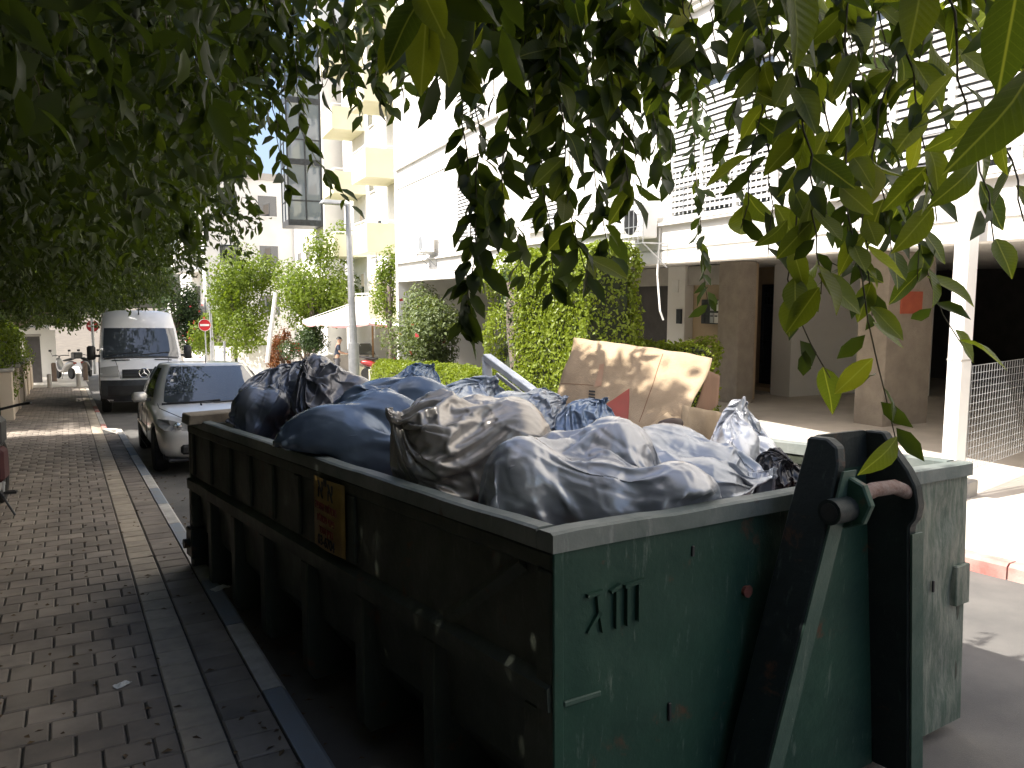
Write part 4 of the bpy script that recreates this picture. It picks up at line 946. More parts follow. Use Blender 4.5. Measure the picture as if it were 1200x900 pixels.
vpatch('grille', 2.62, 3.75, -.50, .50, M['shadow_grille'], .02)
for s in (-1, 1):
    vpatch('headlamp', 2.75, 4.35, s*.58, s*.985, M['lens'], .02, 6, 6)
    vpatch('bonnet_vent', 5.35, 5.6, s*.30, s*.72, M['black'], .012, 3, 6)
    vpatch('bonnet_gap', 2.6, 6.0, s*.54, s*.55, M['black'], .006, 12, 1, taper=-.2)
    mv = empty('door_mirror', (0, 0, 0)); mv.parent = VAN
    MB().box((s*1.14, -1.72, 1.50), (.20, .14, .36)).build('housing', M['black'], mv, bevel=.04, smooth=True)
    MB().box((s*1.0, -1.74, 1.42), (.2, .06, .06)).build('arm', M['black'], mv)
    b = MB(); b.add([(s*.965, -1.6, 1.30), (s*.965, -.75, 1.30), (s*.905, -.75, 2.02), (s*.905, -1.30, 2.02)], [(0, 1, 2, 3)]); b.prism(b.v[:4], (s*.006, 0, 0)); b.build('side_window', M['glass'], VAN)
    tubes('door_gap', [[(s*.968, -1.62, .4), (s*.968, -1.62, 1.3)], [(s*.968, -.68, .4), (s*.968, -.68, 1.3), (s*.90, -.68, 2.1)]], .008, M['black'], VAN)
    for yy in (-1.98, 1.75): wheel(VAN, (s*.83, yy, .34), .34, .22, s, M['dark_metal'])
    tubes('roof_rail', [[(s*.72, -.6, 2.66), (s*.72, 2.6, 2.67)]], .025, M['grey_metal'], VAN)
MB().bb(-.85, .85, -2.6, 2.9, .3, .7).build('underbody', M['black'], VAN)
for k in range(3): vpatch('grille_bar', 2.85+k*.28, 2.92+k*.28, -.48, .48, M['dark_metal'], .032, 2, 6)
bd = empty('badge', vanp(3.18, 0)+Vector((0, -.05, 0))); bd.parent = VAN; bd.rotation_euler = (R(-12), 0, 0)
b = MB(); ring = [(.115*math.cos(2*math.pi*k/28), 0, .115*math.sin(2*math.pi*k/28)) for k in range(29)]; b.tube(ring, .012, 6, False); b.build('ring', M['chrome'], bd)
b = MB()
for k in range(3):
    a = math.pi/2+2*math.pi*k/3; d = Vector((math.cos(a), 0, math.sin(a))); q = Vector((-d.z, 0, d.x)); b.add([d*.112, q*.024, -d*.012, -q*.024, Vector((0, -.014, 0))], [(0, 1, 4), (1, 2, 4), (2, 3, 4), (3, 0, 4), (0, 3, 2, 1)])
b.build('star', M['chrome'], bd)
tubes('aerial', [[vanp(10.9, 0), vanp(10.9, 0)+Vector((0, -.1, .03)), vanp(10.9, 0)+Vector((0, -.02, .22))]], .016, M['black'], VAN)
tubes('wiper', [[vanp(6.3, -.8)+Vector((0, -.03, .01)), vanp(6.5, -.1)+Vector((0, -.03, .02))], [vanp(6.3, .0)+Vector((0, -.03, .01)), vanp(6.5, .7)+Vector((0, -.03, .02))]], .012, M['black'], VAN)

# ================================================================ two-wheelers
def scooter(x, y, rz, label, body, h=.12, name='motor_scooter'):
    r = empty(name, (0, 0, 0), mat=street_matrix(x, y, rz, h), label=label, cat='scooter', group='parked two-wheelers')
    for yy, nm in ((-.62, 'front_wheel'), (.62, 'rear_wheel')):
        MB().lathe([(.15, -.05), (.23, -.055), (.255, 0), (.23, .055), (.15, .05)], (0, yy, .255), 22, 'x').build(nm, M['rubber'], r, smooth=True, angle=40)
        MB().lathe([(.15, -.035), (.02, -.045), (.02, .045), (.15, .035)], (0, yy, .255), 16, 'x').build('rim', M['grey_metal'], r)
    sec = [(-.72, .40, .07, .06), (-.60, .58, .11, .07), (-.50, .78, .15, .16), (-.42, .66, .17, .28), (-.34, .36, .17, .07), (-.05, .33, .16, .06), (.12, .42, .17, .14), (.35, .62, .18, .18), (.65, .70, .15, .14), (.92, .72, .07, .05)]
    b = MB(); rows = [[(wx*math.cos(2*math.pi*k/12), yy, zc+hz*math.sin(2*math.pi*k/12)) for k in range(12)] for yy, zc, wx, hz in sec]
    b.grid(rows, True); b.f += [list(range(12)), [(len(sec)-1)*12+q for q in range(11, -1, -1)]]; b.m += [0, 0]; o = b.build('body', body, r, smooth=True); sub(o, 1)
    b = MB(); rows = [[(wx*math.cos(2*math.pi*k/10), yy, zc+hz*math.sin(2*math.pi*k/10)) for k in range(10)] for yy, zc, wx, hz in ((.02, .80, .08, .03), (.1, .83, .15, .05), (.45, .86, .16, .06), (.8, .93, .14, .05), (.95, .93, .06, .02))]
    b.grid(rows, True); b.f += [list(range(10)), [40+q for q in range(9, -1, -1)]]; b.m += [0, 0]; sub(b.build('seat', M['black'], r, smooth=True), 1)
    b = MB().tube([(-.36, -.30, 1.03), (-.2, -.42, 1.05), (0, -.46, 1.02), (.2, -.42, 1.05), (.36, -.30, 1.03)], .018, 8); b.tube([(0, -.46, 1.02), (0, -.62, .4), (0, -.63, .26)], .03, 8); b.build('handlebar', M['black'], r)
    b = MB().lathe([(.09, -.03), (.06, -.06), (.01, -.07)], (0, -.56, .86), 14, 'y'); b.build('headlamp', M['lens'], r)
    MB().bb(-.07, .07, .93, .97, .68, .76).build('tail_lamp', M['red_lens'], r, bevel=.01)
    for s in (-1, 1):
        b = MB().tube([(s*.34, -.36, 1.05), (s*.40, -.40, 1.22)], .008, 6).box((s*.41, -.40, 1.26), (.12, .02, .09)); b.build('mirror', M['black'], r, bevel=.004)
    MB().tube([(.1, .1, .3), (.2, .18, .02)], .012, 6).build('stand', M['dark_metal'], r)
    return r
M['scooter_silver'] = pmat('silver_plastic', (.50, .48, .46), (.44, .42, .40), 3, .35, metal=.3, bmp=0, coat=.4)
M['scooter_red'] = pmat('red_plastic', (.32, .02, .02), (.26, .02, .02), 3, .35, bmp=0, coat=.5)
M['scooter_dark'] = pmat('dark_plastic', (.03, .03, .035), (.05, .05, .05), 3, .4, bmp=0, coat=.4)
s1 = scooter(-.15, 40.0, R(205), 'silver motor scooter parked beyond the bollards on the pavement', M['scooter_silver'])
MB().bb(-.19, .19, .98, 1.32, .92, 1.2).build('top_box', M['scooter_dark'], s1, bevel=.04)
scooter(.75, 41.0, R(168), 'dark motor scooter parked next to the silver scooter', M['scooter_dark'])
s3 = scooter(10.9, 29.4, R(60), 'red and black motor scooter parked before the low hedge', M['scooter_red'], .13)
MB().bb(-.2, .2, 1.0, 1.36, .95, 1.28).build('top_box', M['scooter_dark'], s3, bevel=.04)
# bicycle at the left edge of the photograph
bk = empty('bicycle', (0, 0, 0), mat=street_matrix(-.70, 9.0, R(176), .12), label='black bicycle with a dark red pannier standing on the pavement', cat='bicycle')
for yy, nm in ((-.52, 'front_wheel'), (.52, 'rear_wheel')):
    b = MB(); b.tube([(0, yy+.30*math.cos(2*math.pi*k/32), .33+.30*math.sin(2*math.pi*k/32)) for k in range(33)], .028, 8, False); b.build(nm, M['rubber'], bk, smooth=True)
    b = MB()
    for k in range(18): a = 2*math.pi*k/18; b.tube([(.02*(-1)**k, yy, .33), (0, yy+.28*math.cos(a), .33+.28*math.sin(a))], .0025, 4)
    b.tube([(-.06, yy, .33), (.06, yy, .33)], .02, 8); b.build('spokes', M['grey_metal'], bk)
b = MB()
for l in ([(0, -.40, .82), (0, -.33, .60)], [(0, -.33, .62), (0, .05, .30)], [(0, -.36, .72), (0, .22, .62)], [(0, .05, .30), (0, .24, .86)]): b.tube(l, .022, 8)
for s in (-1, 1): b.tube([(0, .05, .30), (s*.05, .52, .33), (0, .21, .62)], .011, 6); b.tube([(0, -.34, .62), (s*.05, -.40, .5), (s*.05, -.52, .33)], .014, 6)
b.build('frame', M['dark_metal'], bk)
b = MB().tube([(-.31, -.28, 1.05), (-.2, -.38, 1.03), (0, -.41, .98), (.2, -.38, 1.03), (.31, -.28, 1.05)], .014, 8); b.tube([(0, -.40, .82), (0, -.41, .98)], .016, 8); b.build('handlebar', M['black'], bk)
MB().box((0, .26, .91), (.16, .26, .06), taper=(.6, .9)).build('saddle', M['black'], bk, bevel=.02)
b = MB().lathe([(.09, -.008), (.09, .008)], (-.05, .05, .30), 20, 'x'); b.tube([(-.07, .05, .30), (-.09, .05, .30), (-.10, .18, .22)], .011, 6); b.tube([(.03, .05, .30), (.09, .05, .30), (.10, -.08, .38)], .011, 6); b.build('crank', M['grey_metal'], bk)
for s, (yy, zz) in ((-1, (.18, .22)), (1, (-.08, .38))):
    b = MB(); b.bb(s*.11, s*.20, yy-.045, yy-.03, zz-.012, zz+.012).bb(s*.11, s*.20, yy+.03, yy+.045, zz-.012, zz+.012).bb(s*.195, s*.21, yy-.045, yy+.045, zz-.012, zz+.012).tube([(s*.10, yy, zz), (s*.2, yy, zz)], .01, 6); b.build('pedal', M['black'], bk)
MB().tube([(-.04, .2, .30), (-.20, .28, .01)], .01, 6).build('kickstand', M['dark_metal'], bk)
for s in (-1, 1): MB().box((s*.13, .62, .56), (.13, .34, .30), taper=(.9, .9)).build('pannier', pmat('red_cloth', (.055, .01, .012), (.04, .008, .01), 9, .8), bk, bevel=.03)
MB().box((0, .60, .86), (.36, .40, .28)).build('delivery_bag', M['black'], bk, bevel=.05)

# ================================================================ street furniture
def bollard(x, y, label, mat, hh=.5, r=.07):
    o = empty('bollard', (x, y, zst(x, y)+.12), 0, label, 'bollard', 'bollards at the end of the pavement')
    MB().lathe([(r, 0), (r, hh*.9), (r*.9, hh*.97), (r*.5, hh)], n=16).build('post', mat, o, smooth=True, angle=40)
    MB().lathe([(r*1.25, -.02), (r*1.25, .02), (r*1.02, .035)], n=16).build('base', M['concrete'], o)
bollard(-.62, 32.7, 'short white bollard at the wall end of the pavement crossing', M['concrete'])
bollard(.30, 32.7, 'short white bollard at the kerb end of the pavement crossing', M['concrete'])
M['brown_post'] = pmat('brown_post', (.17, .12, .09), (.13, .09, .07), 4, .7)
bollard(-.52, 37.2, 'brown bollard in front of the silver scooter', M['brown_post'], .8, .09)
bollard(.62, 37.4, 'brown bollard in front of the dark scooter', M['brown_post'], .8, .09)
def sign(x, y, zc, label, r=.3):
    g = zst(x, y)+.1; o = empty('no_entry_sign', (x, y, g), R(-18), label, 'road sign', 'no entry signs')
    MB().tube([(0, 0, 0), (0, 0, zc-g+r)], .032, 10).build('pole', M['grey_metal'], o)
    pl = MB().lathe([(r, -.06), (r, -.05)], (0, 0, zc-g), 32, 'y').build('plate', M['sign_red'], o)
    b = MB(); b.tube([(r*math.cos(2*math.pi*k/32), -.0605, zc-g+r*math.sin(2*math.pi*k/32)) for k in range(33)], .008, 6, False); b.build('rim', M['white_paint'], pl)
    MB().bb(-r*.75, r*.75, -.066, -.0605, zc-g-r*.17, zc-g+r*.17).build('bar', M['white_paint'], pl)
M['sign_red'] = pmat('sign_red', (.55, .025, .03), (.48, .025, .03), 3, .45, bmp=0)
sign(1.22, 45.4, .40, 'no entry sign at the left kerb behind the white van')
sign(6.22, 42.6, .45, 'no entry sign on a pole at the right kerb, by the lamp post')
def lamp_post(x, y, ztop, label, r=.085, arm=(-.5, 0), base_h=1.6):
    g = zst(x, y)+.12; o = empty('lamp_post', (x, y, g), 0, label, 'lamp post', 'street lamps')
    h = ztop-g
    MB().tube([(0, 0, 0), (0, 0, base_h)], r*1.35, 14).build('base', M['grey_metal'], o, smooth=True, angle=40)
    MB().tube([(0, 0, base_h), (-.03, 0, h*.6), (-.07, 0, h)], [r, r*.8, r*.62], 14).build('pole', M['grey_metal'], o, smooth=True, angle=40)
    ld = MB(); ld.box((-.07+arm[0]*.75, arm[1]*.75, h+.02), (.62, .24, .09), taper=(.8, .7)).tube([(-.07, 0, h-.03), (-.07+arm[0]*.6, arm[1]*.6, h+.02)], r*.5, 8)
    hd = ld.build('lamp_head', M['grey_metal'], o, bevel=.015)
    MB().bb(-.07+arm[0]*.75-.25, -.07+arm[0]*.75+.25, arm[1]*.75-.09, arm[1]*.75+.09, h-.04, h-.026).build('lamp_glass', M['lens'], hd)
lamp_post(6.25, 18.9, 4.12, 'tall grey street lamp on the right-hand pavement, nearest the skip', .10)
lamp_post(6.9, 45.0, 3.4, 'far slim grey street lamp next to the right-hand no entry sign', .085)
def plain_post(name, a, c, r, mat, label, cat):
    o = MB().tube([a, c], r, 10).build(name, mat, None, smooth=True, angle=40); return tag(o, label, cat)
plain_post('leaning_pole', D(313, 425, 34), D(323, 343, 34), .09, M['white_paint'], 'leaning white pole between the pale green trees', 'pole')
plain_post('grey_post', (1.15, 43.9, -1.95), (1.15, 43.9, 1.5), .07, M['grey_metal'], 'tall grey post beside the left no entry sign', 'post')
plain_post('grey_post', D(263, 440, 33.5), D(263, 400, 33.5), .06, M['grey_metal'], 'short grey post in front of the white garden wall', 'post')
# right-hand garden walls
def wall_run(name, pts, h, th, mat, label, z0=0):
    b = MB()
    for (x0, y0), (x1, y1) in zip(pts[:-1], pts[1:]):
        t = Vector((x1-x0, y1-y0, 0)).normalized(); n = Vector((-t.y, t.x, 0))*th/2
        b.prism([Vector((x0, y0, zst(x0, y0)-.3))-n, Vector((x0, y0, zst(x0, y0)-.3))+n, Vector((x1, y1, zst(x1, y1)-.3))+n, Vector((x1, y1, zst(x1, y1)-.3))-n], (0, 0, h+.3))
    r = b.build(name, mat, None); return tag(r, label, 'wall')
ww = wall_run('garden_wall', [(7.3, 39.6), (9.1, 36.4)], 1.55, .18, M['stucco'], 'bright white garden wall beyond the silver car')
wall_run('garden_wall', [(9.0, 34.2), (10.9, 31.2)], 1.1, .22, M['concrete'], 'low grey concrete wall behind the two foremost black bags')
wall_run('garden_wall', [(7.2, 47), (7.25, 41.0)], 1.5, .18, M['stucco'], 'white garden wall past the right no entry sign')
gb = empty('barrier_box', (9.15, 36.0, zst(9, 36)+.12), R(-30), 'small white barrier cabinet with a red top by the garden wall', 'cabinet')
MB().bb(-.2, .2, -.2, .2, 0, 1.15).build('case', M['white_paint'], gb, bevel=.01); MB().bb(-.205, .205, -.205, .205, 1.151, 1.55).build('top', M['sign_red'], gb, bevel=.01)
MB().bb(-.215, -.206, -.1, .1, 0, 1.5).build('stripe', M['sign_red'], gb)
# mesh fence at the right edge with its concrete foot
fn = empty('mesh_fence', (7.554+.0958*4.6+.14, 4.62, 0), R(10), 'wire mesh fence panel with steel post beside the concrete column', 'fence')
MB().bb(-.12, .12, -.12, .12, -.45, -.10).build('foot', M['concrete'], fn, bevel=.01)
MB().tube([(0, 0, -.12), (0, 0, 1.13)], .026, 10).build('post', M['grey_metal'], fn)
b = MB()
for k in range(27): b.tube([(.03+.078*k, 0, -.03), (.03+.078*k, 0, 1.1)], .003, 4)
for k in range(15): b.tube([(.0, .006, -.03+.0805*k), (2.1, .006, -.03+.0805*k)], .003, 4)
tag(b.build('wire_mesh', M['grey_metal'], fn), kind='stuff')
MB().tube([(2.1, 0, -.12), (2.1, 0, 1.13)], .026, 10).build('post', M['grey_metal'], fn)
# left garden wall with piers and a gate beyond it
def left_wall():
    o = empty('garden_wall', (-1.16, 19.6, 0), 0, 'low beige garden wall with piers along the left side of the pavement', 'wall')
    for k in range(5):
        y = k*3.1; x = -.02*k; z = zst(-1.2, 19.6+y)+.1
        MB().bb(x-.14, x+.10, y, y+.45, z-.3, z+1.05).build('pier', M['beige'], o, bevel=.01)
        MB().bb(x-.18, x+.14, y-.04, y+.49, z+1.051, z+1.1).build('pier_cap', M['concrete'], o, bevel=.01)
        MB().bb(x-.10, x+.04, y+.451, y+3.099, z-.4, z+.72-.05).build('wall_panel', M['beige'], o)
left_wall()
gp = empty('gate_pillar', (-1.45, 37.0, zst(-1.4, 37)), 0, 'dark grey gate pillar at the far end of the left garden wall', 'pillar'); MB().bb(0, .5, 0, .5, -.2, 2.0).build('shaft', M['dark_wall'], gp, bevel=.01); MB().bb(-.05, .55, -.05, .55, 2.001, 2.08).build('cap', M['concrete'], gp)
wg = empty('gateway', (-1.7, 43.0, zst(-1.4, 43)), 0, 'white gateway with leafy top at the end of the pavement', 'gateway'); MB().bb(0, 1.0, 0, 3.0, -.2, 2.45).build('wall', M['stucco'], wg); MB().bb(1.001, 1.25, 0, .5, -.2, 2.3).build('pier', M['stucco'], wg)
# parasol, parked white car under it, board
um = empty('parasol', (11.3, 31.6, zst(8, 31.8)+.1), 0, 'big white garden parasol with a red hem over the parking court', 'parasol')
b = MB(); n = 8; top = Vector((0, 0, 3.55)); Rr = 2.9
P0 = [Vector((Rr*math.cos(2*math.pi*(k+.5)/n), Rr*math.sin(2*math.pi*(k+.5)/n), 2.45)) for k in range(n)]
for k in range(n):
    a, c = P0[k], P0[(k+1) % n]; rows = []
    for i in range(7):
        f = i/6; rows.append([top.lerp(a, f).lerp(top.lerp(c, f), j/6)+Vector((0, 0, -.12*f*math.sin(math.pi*j/6)-.10*math.sin(math.pi*f))) for j in range(7)])
    b.grid(rows)
b.build('canopy', pmat('white_canvas', (.82, .80, .78), (.76, .74, .72), 2, .8, bmp=.05), um, smooth=True)
b = MB()
for k in range(n):
    a, c = P0[k], P0[(k+1) % n]; b.grid([[a.lerp(c, j/6)+Vector((0, 0, -.12*math.sin(math.pi*j/6)-h)) for j in range(7)] for h in (0, .09)])
b.build('hem', pmat('red_canvas', (.58, .22, .22), (.66, .45, .43), 2, .8, bmp=0), um)
MB().tube([(0, 0, 0), (0, 0, 3.6)], .045, 8).build('pole', pmat('varnished_wood', (.45, .27, .13), (.36, .21, .1), 6, .5), um)
b = MB()
for p in P0: b.tube([top+Vector((0, 0, -.06)), p+Vector((0, 0, .02))], .014, 5)
b.build('rib', M['white_paint'], um)
MB().lathe([(.4, 0), (.4, .08), (.1, .12)], n=16).build('foot', M['concrete'], um)
wc = copy_tree(CAR); wc.name = 'parked_car'; wc.matrix_world = street_matrix(12.6, 35.3, R(-32), .13); wc['label'] = 'white car parked under the parasol'
wmat = M['van_paint']
for c in wc.children:
    if c.name.startswith(('body', 'cabin')): c.data = c.data.copy(); c.data.materials[0] = wmat
# person in the parking court, half hidden by the lamp post
def person(x, y, rz):
    r = empty('person', (0, 0, 0), rz, 'person in a dark T-shirt and grey trousers beside the lamp post', 'person'); r.location = (x, y, zst(x, y)+.13)
    def skin(name, J, E, mat, lv=1):
        me = bpy.data.meshes.new(name); me.from_pydata([j[:3] for j in J], E, []); o = link_mesh(name, me, None, r)
        m_ = o.modifiers.new('k', 'SKIN'); sv = me.skin_vertices[0].data if me.skin_vertices else None
        if sv is None: 
            bpy.context.view_layer.objects.active = o; me.attributes; 
        for i, j in enumerate(J): me.skin_vertices[0].data[i].radius = (j[3], j[4] if len(j) > 4 else j[3]); me.skin_vertices[0].data[i].use_root = (i == 0)
        s_ = o.modifiers.new('s', 'SUBSURF'); s_.levels = s_.render_levels = lv
        bake(o); o.data.materials.clear(); o.data.materials.append(mat); o.data.polygons.foreach_set('use_smooth', [True]*len(o.data.polygons)); return o
    sk_ = pmat('skin', (.42, .25, .17), (.38, .22, .15), 6, .55, bmp=0)
    J = [(0, 0, .95, .13, .10), (0, -.02, 1.15, .14, .10), (0, -.05, 1.38, .16, .10), (0, -.08, 1.50, .055), (0, -.11, 1.60, .085, .10), (0, -.12, 1.71, .085, .10),
         (-.19, -.05, 1.42, .055), (-.25, -.12, 1.16, .042), (-.16, -.36, 1.10, .034), (-.12, -.44, 1.10, .028),
         (.19, -.05, 1.42, .055), (.26, -.10, 1.16, .042), (.18, -.34, 1.08, .034), (.14, -.42, 1.08, .028),
         (-.10, 0, .88, .09), (-.11, -.02, .48, .06), (-.11, .02, .09, .042), (-.11, -.13, .04, .04, .03), (.10, 0, .88, .09), (.11, -.02, .48, .06), (.11, .02, .09, .042), (.11, -.13, .04, .04, .03)]
    E_ = [(0, 1), (1, 2), (2, 3), (3, 4), (4, 5), (2, 6), (6, 7), (7, 8), (8, 9), (2, 10), (10, 11), (11, 12), (12, 13), (0, 14), (14, 15), (15, 16), (16, 17), (0, 18), (18, 19), (19, 20), (20, 21)]
    skin('body', J, E_, sk_, 2)
    for s in (-1, 1):
        for k in range(5):
            a = (-.03+.015*k); base = Vector((s*.13+a*.6, -.44 if s < 0 else -.42, 1.10 if s < 0 else 1.08)); L = (.05, .07, .08, .075, .06)[k]
            MB().tube([base, base+Vector((a*.5, -L*.6, -.005)), base+Vector((a*.6, -L, -.03))], [.011, .010, .008], 7).build('finger', sk_, r, smooth=True)
    shirt = pmat('dark_shirt', (.035, .045, .07), (.03, .035, .055), 9, .85); trous = pmat('grey_trousers', (.10, .10, .11), (.08, .08, .09), 9, .9)
    skin('shirt', [(0, 0, .93, .155, .125), (0, -.02, 1.15, .158, .122), (0, -.05, 1.38, .178, .12), (0, -.075, 1.455, .075), (-.20, -.05, 1.41, .068), (-.245, -.10, 1.23, .062), (.20, -.05, 1.41, .068), (.25, -.09, 1.23, .062)], [(0, 1), (1, 2), (2, 3), (2, 4), (4, 5), (2, 6), (6, 7)], shirt, 2)
    skin('trousers', [(0, 0, .95, .14, .115), (-.10, 0, .84, .102), (-.11, -.02, .48, .074), (-.11, .02, .10, .062), (.10, 0, .84, .102), (.11, -.02, .48, .074), (.11, .02, .10, .062)], [(0, 1), (1, 2), (2, 3), (0, 4), (4, 5), (5, 6)], trous, 2)
    for s in (-1, 1): MB().box((s*.11, -.05, .035), (.10, .28, .07), taper=(.8, .85)).build('shoe', M['black'], r, bevel=.02)
    b = MB(); rows = [[(.098*math.sin(t)*math.cos(p), -.105+.115*math.sin(t)*math.sin(p)+.012, 1.655+.125*math.cos(t)) for p in np.linspace(0, 2*math.pi, 16, False)] for t in np.linspace(.05, 1.35, 7)]; b.grid(rows, True); b.build('hair', M['black'], r, smooth=True)
    for s in (-1, 1):
        MB().lathe([(.004, -.006), (.010, -.002), (.011, .004)], (s*.034, -.212, 1.665), 8, 'y').build('eye', M['black'], r); MB().box((s*.092, -.10, 1.65), (.02, .035, .06)).build('ear', sk_, r, bevel=.008)
    MB().box((0, -.222, 1.635), (.025, .03, .045), taper=(.5, .4)).build('nose', sk_, r, bevel=.004); MB().box((0, -.208, 1.59), (.045, .012, .01)).build('mouth', pmat('lips', (.30, .12, .10), (.28, .11, .1), 5, .6, bmp=0), r)
person(9.3, 30.2, R(70))
# litter on the pavement
for (u, v, w_, d_, lab) in ((143, 803, .075, .05, 'scrap of white paper lying on the pavers near the skip'), (258, 690, .12, .07, 'crumpled white plastic wrapper at the kerb under the far end of the skip')):
    b = MB(); rows = []
    r_ = FW*910+RT*(u-600)-UP*(v-450); k = -(CAM[2]+0*0-.125)/(r_[2]+.0474*r_[1]+.0215*r_[0]); p = CAM+r_*k
    for i in range(7): rows.append([(w_*(i/6-.5), d_*(j/5-.5), .006+.022*abs(noise.noise(Vector((i*.9, j*.9, u))))) for j in range(6)])
    b.grid(rows); o = b.build('litter', M['white_paint'], None); o.matrix_world = street_matrix(p[0], p[1], R(25), .12); tag(o, lab, 'litter')
# ================================================================ foliage
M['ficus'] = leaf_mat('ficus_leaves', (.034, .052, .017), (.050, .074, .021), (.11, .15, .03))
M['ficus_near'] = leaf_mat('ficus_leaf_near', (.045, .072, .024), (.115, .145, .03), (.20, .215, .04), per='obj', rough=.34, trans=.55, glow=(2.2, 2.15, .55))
M['pale_leaves'] = leaf_mat('pale_leaves', (.11, .165, .022), (.15, .205, .03), (.20, .25, .04), trans=.42)
M['hedge_leaves'] = leaf_mat('hedge_leaves', (.15, .205, .02), (.19, .24, .028), (.23, .28, .04), trans=.35, rough=.35)
M['olive_leaves'] = leaf_mat('olive_leaves', (.11, .145, .065), (.16, .20, .09), (.22, .24, .14), trans=.3)
M['rusty_leaves'] = leaf_mat('rusty_leaves', (.16, .06, .03), (.20, .08, .035), (.10, .12, .03), trans=.3)
M['dark_leaves'] = leaf_mat('dark_leaves', (.03, .055, .02), (.045, .075, .026), (.08, .11, .03), trans=.3)
M['bark'] = pmat('bark', (.16, .13, .105), (.10, .082, .066), 7, .95, bmp=.6, bscale=30, bdist=.02)
M['twig'] = pmat('twig_bark', (.11, .095, .06), (.08, .07, .045), 20, .85, bmp=.2)
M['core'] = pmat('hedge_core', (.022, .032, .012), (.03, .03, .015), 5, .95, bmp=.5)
def unit(a): return a/np.maximum(np.linalg.norm(a, axis=-1, keepdims=True), 1e-9)
def leaves_mesh(name, Pp, A, Nn, L, Wd, mat, parent, detail=0, stuff=True):
    """one pointed folded leaf per row: base Pp, axis A, face normal Nn, length L, width Wd"""
    n = len(Pp); A = unit(A); S = unit(np.cross(A, Nn)); Nn = np.cross(S, A); L = L[:, None]; Wd = Wd[:, None]
    if detail == 0:
        V = np.stack([Pp, Pp+A*L*.45-S*Wd*.5+Nn*Wd*.16, Pp+A*L-Nn*L*.10, Pp+A*L*.45+S*Wd*.5+Nn*Wd*.16], 1).reshape(-1, 3)
        b = np.arange(n)[:, None]*4; F = np.concatenate([b+np.array([[0, 3, 2]]), b+np.array([[0, 2, 1]])], 0)
    else:
        V = np.stack([Pp, Pp+A*L*.28-S*Wd*.42+Nn*Wd*.15, Pp+A*L*.62-S*Wd*.44+Nn*Wd*.12, Pp+A*L-Nn*L*.14, Pp+A*L*.62+S*Wd*.44+Nn*Wd*.12, Pp+A*L*.28+S*Wd*.42+Nn*Wd*.15, Pp+A*L*.48], 1).reshape(-1, 3)
        b = np.arange(n)[:, None]*7; F = np.concatenate([b+np.array([[6, i, (i+1) % 6]]) for i in range(6)], 0)
    o = np_mesh(name, V, F, mat, parent, smooth=False)
    if stuff: o['kind'] = 'stuff'
    return o
def droop_clusters(C, per, Lt, L, spread=.8, rng=RNG):
    """hanging twigs: C twig tops; returns leaf arrays"""
    n = len(C); t = unit(rng.normal(0, .45, (n, 3))+np.array([0, 0, -.9])); s = rng.random((n, per))
    Pp = C[:, None]+t[:, None]*(s*Lt)[..., None]+rng.normal(0, .05, (n, per, 3))*Lt*2
    A = unit(t[:, None]*.5+rng.normal(0, spread, (n, per, 3))+np.array([0, 0, -.55]))
    Nn = unit(rng.normal(0, .7, (n, per, 3))+np.array([0, 0, .6]))
    Ln = L*rng.uniform(.7, 1.25, (n, per)); Wn = Ln*rng.uniform(.38, .48, (n, per))
    return Pp.reshape(-1, 3), A.reshape(-1, 3), Nn.reshape(-1, 3), Ln.ravel(), Wn.ravel()
def sample_box(n, lo, hi, ok, rng=RNG):
    out = []; k = 0
    while k < n:
        p = rng.uniform(lo, hi, (n*3, 3)); m_ = ok(p); p = p[m_]
        if len(p) == 0: break
        out.append(p); k += len(p)
    return np.concatenate(out)[:n]
def clump(p, f=.9, seed=0., thr=0.):
    """clumpy density: True where a cheap sum of sines says there is a clump"""
    a = np.sin(p[:, 0]*f*2.1+seed)+np.sin(p[:, 1]*f*1.7+1.3*seed+p[:, 2]*.8)+np.sin(p[:, 2]*f*2.6+.7*seed+p[:, 0]*.9)+.8*np.sin(p[:, 0]*f*4.3+p[:, 1]*f*3.9+seed)
    return a > thr
zs_np = lambda x, y: -.0474*np.clip(y, -40, 75)-.0215*np.clip(x, -12, 8)
def trunk(root, base, top, r0, limbs, seed=0):
    b = MB(); base, top = Vector(base), Vector(top); rnd = random.Random(seed); k = 9; pts = []; rr = []
    for i in range(k):
        f = i/(k-1); p = base.lerp(top, f)+Vector((rnd.uniform(-.05, .05), rnd.uniform(-.05, .05), 0))*min(f*4, 1); pts.append(p); rr.append(r0*(1.35 if i == 0 else 1-.45*f))
    b.tube(pts, rr, 12); b.build('trunk', M['bark'], root, smooth=True)
    for e, r in limbs:
        b = MB(); e = Vector(e); s = base.lerp(top, rnd.uniform(.75, 1)); mid = s.lerp(e, .5)+Vector((rnd.uniform(-.2, .2), rnd.uniform(-.2, .2), .35)); P0 = []
        for i in range(8): f = i/7; P0.append((s*(1-f)**2+mid*2*f*(1-f)+e*f*f))
        b.tube(P0, [r*(1-.75*i/7) for i in range(8)], 8); b.build('limb', M['bark'], root, smooth=True)
